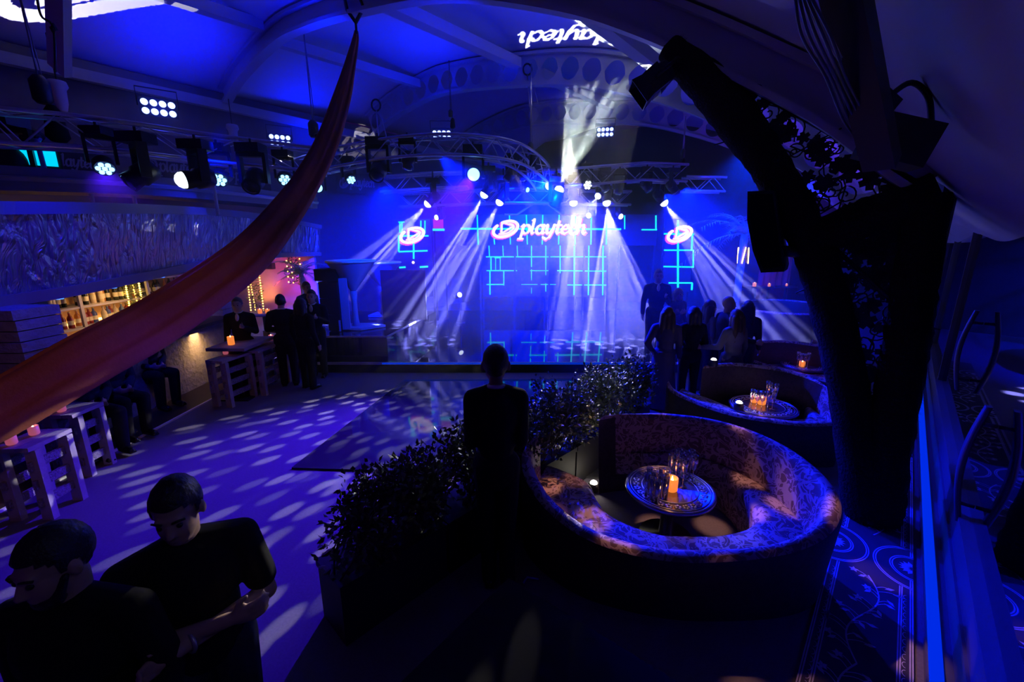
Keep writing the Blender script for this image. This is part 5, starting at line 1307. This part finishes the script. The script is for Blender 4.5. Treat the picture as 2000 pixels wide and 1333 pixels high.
q = P(1453, 470, 11.2); palm('tall palm tree lit blue on the right, lights glowing round its trunk', (q.x, q.y, 0), q.z + .15, 18, 1.45, 4)
q = P(588, 535, 10.5); palm('little palm with dark fronds at the right end of the red-lit partition', (q.x, q.y, 0), q.z, 14, .75, 5, 'palm tree', .05)
# ================================================================== pallet tables
def pallet(label, p, q, h, w, candles):
    """table from p to q (floor points), slatted pallet sides"""
    p = Vector(p); q = Vector(q); d = (q - p).normalized(); n = Vector((-d.y, d.x, 0)); L = (q - p).length; t = thing('pallet_table', label, 'table', (p + q) / 2)
    Z = Vector((0, 0, 1))
    for k in range(3): m = MB(); o = n * (k - 1) * w * .34; m.beam(p + o + Z * (h - .02), q + o + Z * (h - .02), w * .31, .04); m.build('top_plank', M['plank'], t)
    for e, s in ((p + d * .06, 1), (q - d * .06, -1)):
        for sg in (-1, 1): m = MB(); m.beam(e + n * sg * w * .42 + Z * .0, e + n * sg * w * .42 + Z * (h - .04), .10, .06, up=d); m.build('leg', M['plank'], t)
    for sg in (-1, 1):
        for z in (.25, .5, .75): m = MB(); m.beam(p + n * sg * w * .40 + Z * h * z, q + n * sg * w * .40 + Z * h * z, .03, .085); m.build('slat', M['stoneslat'], t)
    return t
M['plank'] = mat('pallet_wood', (.34, .31, .36), .8, noise=(9, .3), bump=(30, .3, .01)); M['stoneslat'] = mat('rough_slat', (.22, .2, .26), .9, noise=(40, .6), bump=(50, 1., .02))
def hp(px, py, z): return G(px, py, z)
TH = .76
a = hp(14, 878, TH); b = hp(104, 838, TH); pallet('nearest pallet table, candles on top, at the left edge', (a.x, a.y, 0), (b.x, b.y, 0), TH, .34, 0)
a2 = hp(108, 812, TH); b2 = hp(172, 786, TH); pallet('second pallet table under the drape, beside the first', (a2.x, a2.y, 0), (b2.x, b2.y, 0), TH, .34, 0)
a3 = hp(416, 703, .80); b3 = hp(476, 684, .80); pallet('low slatted pallet table left of the dark post table', (a3.x, a3.y, 0), (b3.x, b3.y, 0), .78, .3, 0)
a4 = hp(484, 684, .82); b4 = hp(542, 662, .82); pallet('bright-edged pallet table nearest the stage', (a4.x, a4.y, 0), (b4.x, b4.y, 0), .80, .34, 0)
a5 = G(470, 776); t = thing('post_table', 'dark high table on a thick black post between the slatted tables', 'table', a5)
m = MB(); m.box(a5 + Vector((0, .05, .43)), (.24, .3, .86)); m.build('post', M['black'], t); m = MB(); m.box(a5 + Vector((0, .25, .88)), (.62, .9, .05)); m.build('tabletop', M['plank'], t); m = MB(); m.box(a5 + Vector((0, .05, .012)), (.5, .5, .024)); m.build('foot', M['black'], t)
a6 = hp(530, 645, .9); b6 = hp(600, 622, .9); pallet('farthest pallet table in front of the man in a suit', (a6.x, a6.y, 0), (b6.x, b6.y, 0), .88, .36, 0)
M['pinkglass'] = mat('pink_candle_glass', (.6, .25, .4), .2, emit=(1, .2, .3), es=.3)
for v, lb, mt in ((hp(24, 868, TH + .01), 'pink candle on the near corner of the nearest pallet table', 'pinkglass'), (hp(68, 849, TH + .01), 'pink candle at the far end of the nearest pallet table', 'pinkglass'), (hp(121, 804, TH + .01), 'pink candle on the second pallet table', 'pinkglass'),
                  (hp(441, 692, .79), 'pink candle on the low slatted pallet table', 'pinkglass'), (hp(530, 664, .81), 'pale candle on the bright-edged pallet table', 'pinkglass'), (hp(582, 627, .89), 'candle on the farthest pallet table', 'pinkglass')): candle(v, lb, .04, .09, M[mt])
v = a5 + Vector((-.05, .05, .906)); candle(v, 'orange candle lantern on the dark post table', .05, .14)
# round candle table by the red wall
q = G(515, 612, 1.0); t = thing('cocktail_table', 'round cocktail table glowing orange before the red-lit partition', 'table', (q.x, q.y, 0))
m = MB(); m.lathe([(.36, .97), (.40, .985), (.40, 1.0), (.001, 1.0)], 28, (q.x, q.y, 0)); m.build('tabletop', M['plank'], t); m = MB(); m.lathe([(.25, 0), (.24, .02), (.04, .04), (.035, .96), (.2, .97)], 16, (q.x, q.y, 0)); m.build('pedestal', M['black'], t)
for i, (dx, lb) in enumerate(((-.05, 'left candle on the orange-lit cocktail table'), (.12, 'right candle on the orange-lit cocktail table'))): candle((q.x + dx, q.y - .05, 1.0), lb, .045, .1)
q = G(597, 596, 1.0); candle((q.x, q.y, 1.0), 'orange candle held at table height by the people near the little palm', .05, .1)
t = thing('cocktail_table', 'tiny cocktail table with one orange candle by the little palm', 'table', (q.x, q.y, 0)); m = MB(); m.lathe([(.2, .98), (.22, .995), (.001, .998)], 20, (q.x, q.y, 0)); m.build('tabletop', M['plank'], t); m = MB(); m.lathe([(.16, 0), (.03, .03), (.03, .98)], 12, (q.x, q.y, 0)); m.build('pedestal', M['black'], t)
# ================================================================== far right restaurant: glimpses of red and candles
M['redneon'] = emis('red_neon', (1, .03, .06), 1.6); M['curtain'] = mat('red_drape', (.45, .06, .08), .8)
t = thing('neon_sign', 'thin red neon zigzag behind the loudspeaker', 'neon', P(1520, 420, 12))
m = MB(); m.tube([P(1509, 409, 12), P(1520, 417, 12), P(1531, 411, 12)], .02, 6); m.tube(catmull([P(1551, 452, 12), P(1545, 475, 12), P(1531, 492, 12)], 5), .025, 6); m.build('tube', M['redneon'], t)
m = MB(); m.tube([P(1520, 400, 12.05), P(1520, 460, 12.05)], .015, 6); m.tube([P(1520, 455, 12.05), P(1548, 462, 12.05)], .012, 6); m.build('frame', M['black'], t)
for i, (px, py, Y, s, lb) in enumerate([(1473, 560, 12.5, .05, 'lone candle right of the palm trunk'), (1502, 560, 13, .04, 'faint candle in the dark restaurant beyond the palm'), (1536, 559, 12.8, .03, 'candle near the red curtain beyond the palm'), (1583, 572, 12, .05, 'candle at the edge of the palm-bark column'), (1442, 559, 13, .03, 'dim red candle left of the palm trunk')]):
    p = P(px, py, Y); q = Vector((p.x, p.y, p.z)); t = thing('candle_table', 'small dark table bearing the ' + lb, 'table', (p.x, p.y, 0)); m = MB(); m.lathe([(.25, 0), (.04, .03), (.04, p.z - .05), (.3, p.z - .03), (.3, p.z), (.001, p.z)], 16, (p.x, p.y, 0)); m.build('tabletop', M['darkwood'], t); candle(q, lb, s, s * 2.2)
a = P(1512, 545, 13.2); t = thing('red_curtain', 'dim red curtain hanging beyond the palm', 'curtain', a)
m = MB(); m.grid([[Vector((a.x - .5 + 1. * k / 20, a.y + .05 * math.sin(k * 1.7), z)) for k in range(21)] for z in (.1, 1.2, 2.4)]); m.build('cloth', M['curtain'], t); m = MB(); m.tube([(a.x - .55, a.y, 2.42), (a.x + .55, a.y, 2.42)], .02, 8); m.build('rod', M['black'], t)
# ================================================================== hoists, cables, hanging gear
M['chain'] = mat('hoist_chain', (.3, .3, .34), .4, metal=.7)
def hoist(label, px, py, Y, s=1., top=None):
    c = P(px, py, Y); t = thing('chain_hoist', label, 'hoist', c)
    m = MB(); m.lathe([(.08 * s, -.2 * s), (.12 * s, -.15 * s), (.12 * s, .12 * s), (.06 * s, .2 * s)], 14, c); m.build('motor', M['black'], t)
    m = MB(); m.lathe([(.09 * s, -.75 * s), (.15 * s, -.68 * s), (.10 * s, -.3 * s), (.05 * s, -.22 * s)], 12, c + Vector((.1 * s, 0, 0))); m.build('chain_bag', M['blackmat'], t)
    l = (Vector((c.x, c.y, 0)) - A0).dot(NV); tz = zc(max(0, l)) + .05 if top is None else top
    m = MB(); m.tube([c + Vector((0, 0, .2 * s)), Vector((c.x, c.y, tz))], .012, 6); m.tube([c + Vector((.06 * s, 0, .2 * s)), Vector((c.x, c.y, tz))], .008, 6); m.build('chain', M['chain'], t); return t
hoist('big chain hoist with a black bag at the upper left over the bar truss', 80, 175, 7.3, 1.0)
hoist('chain hoist hanging on two thin cables left of the drape', 612, 252, 9.3, .8)
hoist('small hoist with a red spark under the middle arch', 880, 222, 10.2, .4)
hoist('dark hoist over the right end of the straight truss', 1333, 300, 10.6, .5)
hoist('dark hoist over the bend of the ring truss', 1036, 288, 9.6, .5)
t = thing('hanging_strut', 'pale flat strut hanging from the roof at the upper left', 'strut', P(113, 0, 6.2))
m = MB(); a = P(112, -60, 6.0); b = P(117, 138, 6.6); m.beam(a, b, .26, .1, up=(0, 1, 0)); m.build('bar', M['fabric'], t)
m = MB(); m.tube(catmull([P(70, -20, 5.9), P(80, 30, 6.0), P(104, 55, 6.1), P(108, 140, 6.4)], 6), .014, 6); m.tube([P(104, 48, 6.05), P(110, 58, 6.05), P(104, 62, 6.05), P(100, 54, 6.05)], .02, 6, closed=True); m.build('sling', M['black'], t)
for (px, py, Y, lb) in ((115, 178, 8.3, 'white tapered hanging lantern at the upper left beside the hoist'), (455, 258, 11.2, 'white tapered hanging lantern left of the second flood light')):
    c = P(px, py, Y); t = thing('hanging_lantern', lb, 'lantern', c); m = MB(); m.lathe([(.02, .18), (.12, .16), (.14, .08), (.10, .02), (.09, -.2), (.06, -.32), (.001, -.33)], 16, c); m.build('shade', M['fabric'], t); m = MB(); m.tube([c + Vector((0, 0, .17)), c + Vector((0, 0, .9))], .012, 6); m.build('cord', M['black'], t)
for i, (px, py, Y, lb) in enumerate(((735, 215, 10.6, 'pair of suspension cables dropping to the ring truss'), (1030, 145, 11.2, 'suspension cables hooked on the middle arch above the fan of beams'))):
    a = P(px, py, Y); t = thing('suspension_cable', lb, 'cable', a); m = MB(); m.tube([a, P(px + 5, py + 65, Y - .4)], .014, 6); m.tube([a + Vector((.08, 0, 0)), P(px + 22, py + 62, Y - .4)], .01, 6); m.build('wire', M['alu'], t); m = MB(); m.tube([a + Vector((.1 * math.cos(x), 0, .1 + .12 * math.sin(x))) for x in [2 * math.pi * j / 14 for j in range(14)]], .02, 6, closed=True); m.build('hook', M['black'], t)
# ================================================================== lights
def spot(name, loc, to, power, size, col, blend=.3, rad=.03, gobo=None, seed=0., gs=33.):
    L = bpy.data.lights.new(name, 'SPOT'); L.energy = power; L.spot_size = R_(size); L.spot_blend = blend; L.color = col; L.shadow_soft_size = rad
    o = bpy.data.objects.new(name, L); COL.objects.link(o); o.location = loc
    d = Vector(to) - Vector(loc); o.rotation_euler = d.to_track_quat('-Z', 'Y').to_euler()
    if gobo:
        L.use_nodes = True; N = NT(L.node_tree); em = [n for n in L.node_tree.nodes if n.type == 'EMISSION'][0]
        tc = N.n('ShaderNodeTexCoord'); sx = N.n('ShaderNodeSeparateXYZ', {0: (tc, 1)})
        u = N.m('DIVIDE', (sx, 0), (sx, 2)); v = N.m('DIVIDE', (sx, 1), (sx, 2))
        cx = N.n('ShaderNodeCombineXYZ', {0: N.m('ADD', u, seed * 3.7), 1: N.m('ADD', v, seed * 1.9)})
        if gobo == 'dots':
            vo = N.n('ShaderNodeTexVoronoi', {'Vector': cx, 'Scale': gs, 'Randomness': .7})
            vo.voronoi_dimensions = '2D'
            f = N.n('ShaderNodeMapRange', {0: (vo, 0), 1: .30, 2: .20, 3: 0., 4: 1.})
            # each dot its own strength
            wn = N.n('ShaderNodeSeparateColor', {0: (vo, 1)})
            g = N.m('MULTIPLY', f, N.n('ShaderNodeMapRange', {0: (wn, 0), 1: 0., 2: .6, 3: .15, 4: 1.}))
        elif gobo == 'rays':
            vo = N.n('ShaderNodeTexVoronoi', {'Vector': cx, 'Scale': 9.5, 'Randomness': .9}); vo.voronoi_dimensions = '2D'
            g = N.n('ShaderNodeMapRange', {0: (vo, 0), 1: .27, 2: .12, 3: .006, 4: 1.3})
        elif gobo == 'fan':
            vo = N.n('ShaderNodeTexVoronoi', {'Vector': cx, 'Scale': 8.5, 'Randomness': 1.}); vo.voronoi_dimensions = '2D'
            g = N.n('ShaderNodeMapRange', {0: (vo, 0), 1: .24, 2: .05, 3: 0.006, 4: 1.6})
        N.link(g, 0, em, 1)
    return o
WB = (.30, .31, 1.)
BL = (.0, .006, 1.)
VI = (.10, .01, 1.)
beams = [((836, 398), (760, 470), 12.0, 2.8), ((946, 380), (820, 640), 10.0, 3.3)]
# white beams in front of the LED wall
def beam_px(name, p0, Y0, p1, Y1, power, size, gobo='rays', col=WB, seed=0.):
    a = P(p0[0], p0[1], Y0); b = P(p1[0], p1[1], Y1)
    spot(name, a, b, power, size, col, .25, .02, gobo, seed)
BP = 60000
for bi, (p0, Y0, p1, Y1, pw, sz, gb, lb) in enumerate(BEAMS):
    a = P(p0[0], p0[1], Y0); b = P(p1[0], p1[1], Y1); d = (b - a).normalized()
    spot('beam_light', a + d * .13, b, BP * pw, sz, (.85, 1., .95) if gb == 'fan' else WB, .25, .02, gb, bi * 1.3 + .2)
a = P(898, 576, 12.2); d = (P(1000, 530, 10) - a).normalized(); spot('beam_light', a + d * .04, a + d, 250, 36, WB, .25, .02, 'rays', 7.2)
# dots on the floor
dl = P(1168, 383, 10.5); da = (-.55, -.6, -.6); dl = dl + Vector(da).normalized() * .11
spot('dot_light', dl, (-2.75, 5.1, 0), 5200, 26, (1, .93, .78), .25, .008, 'dots', 0); spot('dot_light', dl + Vector((.03, 0, 0)), (-1.2, 2.7, 0), 5200, 25, (1, .93, .78), .25, .008, 'dots', 1.7)
spot('dot_light', PLN(1282, 172) + Vector((-.12, -.35, -.32)), (1.45, 3.15, .4), 420, 44, (1, .45, .25), .4, .03, 'dots', 2, 7.)
spot('blue_wash', P(860, 305, 8.6), G(1400, 960, .5), 2600, 34, BL, .6)
for (O, dr, pw, sz) in PROJ: spot('logo_light', O, O + dr, pw, sz, (1, .97, .9), .1, .0)
# floor washes
spot('blue_wash', P(925, 341, 8.5), G(560, 930), 4000, 50, (.06, .004, 1), 1.)
spot('blue_wash', P(205, 330, 7.2), G(300, 1000), 600, 60, (.06, .004, 1), .8)
spot('blue_wash', P(1073, 363, 9), G(1380, 930), 6000, 50, BL, .6)
spot('blue_wash', P(1300, 378, 9), G(1560, 790, .5), 1600, 60, BL, .6)
# stage floods
spot('blue_flood', (.6, 8.6, 3.7), (.8, 13, 1.2), 34000, 95, BL, .8)
spot('blue_flood', (-2.5, 8.8, 3.6), (-3.2, 12.5, 1.4), 5500, 90, BL, .8)
spot('blue_flood', (3.4, 8.8, 3.6), (5.6, 12.0, .8), 6500, 90, BL, .8)
# ceiling washes
def cw(px, py, L_, pw, sz):
    d = ray(px, py); t = 2.
    while t < 20:
        v = Vector((0, 0, CAMH)) + d * t; l = (v - A0).dot(NV); zz = zc(l) + .15
        if v.z > zz: break
        t += .05
    v.z -= .1
    src = v + Vector((.3, -.25, -.9))
    L = bpy.data.lights.new('ceiling_wash', 'AREA'); L.shape = 'DISK'; L.size = .4; L.energy = pw * .05; L.color = BL; L.spread = R_(120)
    o = bpy.data.objects.new('ceiling_wash', L); COL.objects.link(o); o.location = src; o.rotation_euler = (v - src).to_track_quat('-Z', 'Y').to_euler()
cw(340, 90, 0, 430, 80); cw(600, 225, 0, 400, 50); cw(600, 15, 0, 450, 70); cw(820, 140, 0, 380, 60)
cw(960, 20, 0, 700, 60); cw(1060, 85, 0, 200, 40); cw(420, 300, 0, 300, 60)
# bar glow and red corner
def area(name, loc, to, power, sx, sy, col):
    L = bpy.data.lights.new(name, 'AREA'); L.energy = power; L.shape = 'RECTANGLE'; L.size = sx; L.size_y = sy; L.color = col
    o = bpy.data.objects.new(name, L); COL.objects.link(o); o.location = loc
    o.rotation_euler = (Vector(to) - Vector(loc)).to_track_quat('-Z', 'Y').to_euler(); return o
area('bar_glow', (-6.6, 7.4, 1.9), (-7.3, 7.4, 1.2), 26, .2, 3.6, (1, .55, .18))
spot('red_spot', P(548, 560, 10.4), P(560, 540, 11.4), 30, 120, (1, .04, .05), 1.)
spot('violet_spot', P(530, 520, 10.2), P(535, 545, 11.4), 24, 90, (.5, .05, .9), 1.)
spot('amber_spot', P(514, 600, 10.9), P(514, 560, 11.4), 30, 90, (1, .35, .04), 1.)
def pt(p, pw, col, r=.03):
    L = bpy.data.lights.new('lamp_glow', 'POINT'); L.energy = pw; L.color = col; L.shadow_soft_size = r; o = bpy.data.objects.new('lamp_glow', L); COL.objects.link(o); o.location = p
WM = (1, .9, .7); CN = (1, .45, .14)
pt(UP1 + Vector((0, 0, .16)), 1.4, WM); pt((UP2.x, UP2.y, .68), .6, WM); pt(G(1311, 958, .66), .35, CN); pt(G(1487, 790, .66), .4, CN); pt(G(1566, 716, .66), .4, (1, .2, .12))
spot('drape_light', (-.4, .6, 4.4), P(250, 650, 4.2), 60, 42, (1, .40, .16), .8)
spot('canopy_wash', (-4.6, 4.6, 4.3), (-6, 5.3, 2.0), 300, 60, BL, .9); spot('canopy_wash', (-4.4, 7.0, 4.3), (-6, 8.6, 2.3), 300, 60, BL, .9)
spot('prop_light', (-1.6, 7.6, 3.4), (-3.2, 9.4, 1.6), 500, 42, (0, .05, 1), .6); spot('palm_light', (4.4, 8.4, 4.4), (5.9, 11.2, 3.0), 4000, 60, (0, .03, 1), .7)
for px, py, Y in ((310, 211, 8.1), (547, 274, 10.3), (863, 264, 10.9), (1182, 258, 11.3)): pt(P(px, py, Y), 9, BL, .15)
spot('face_fill', (.5, .1, 3.1), (-1.2, 1.2, 1.6), 5, 40, (.45, .5, 1), .8)  # added fill for the two men's faces, no fixture behind it
spot('hedge_light', (1.2, 9.6, 4.6), (.95, 5.0, .8), 5200, 13, (1, .92, .72), .6, .02)
spot('roof_wash', (5.6, 8.2, 2.4), (5.9, 9.6, 4.4), 260, 100, (.14, .01, 1), 1.)
spot('table_spot', P(1000, 330, 8.6), T1 + Vector((.08, 0, 0)), 420, 7, (.9, .85, 1), .5, .02)
spot('blue_wash', (4.4, 8.0, 4.2), G(1545, 700, .5), 2600, 62, (0, .02, 1), .7)
# haze
hm = bpy.data.materials.new('stage_haze'); hm.use_nodes = True; nt = hm.node_tree
for n in list(nt.nodes): nt.nodes.remove(n)
oo = nt.nodes.new('ShaderNodeOutputMaterial'); vs = nt.nodes.new('ShaderNodeVolumeScatter'); vs.inputs['Density'].default_value = .055; vs.inputs['Anisotropy'].default_value = .3
nt.links.new(vs.outputs[0], oo.inputs['Volume'])
m = MB(); m.box((.6, 10.2, 2.7), (14.6, 7.2, 5.2)); o = m.build('haze', hm); tag(o, 'theatrical haze hanging over the stage, lit by the beams', 'haze', kind='stuff')
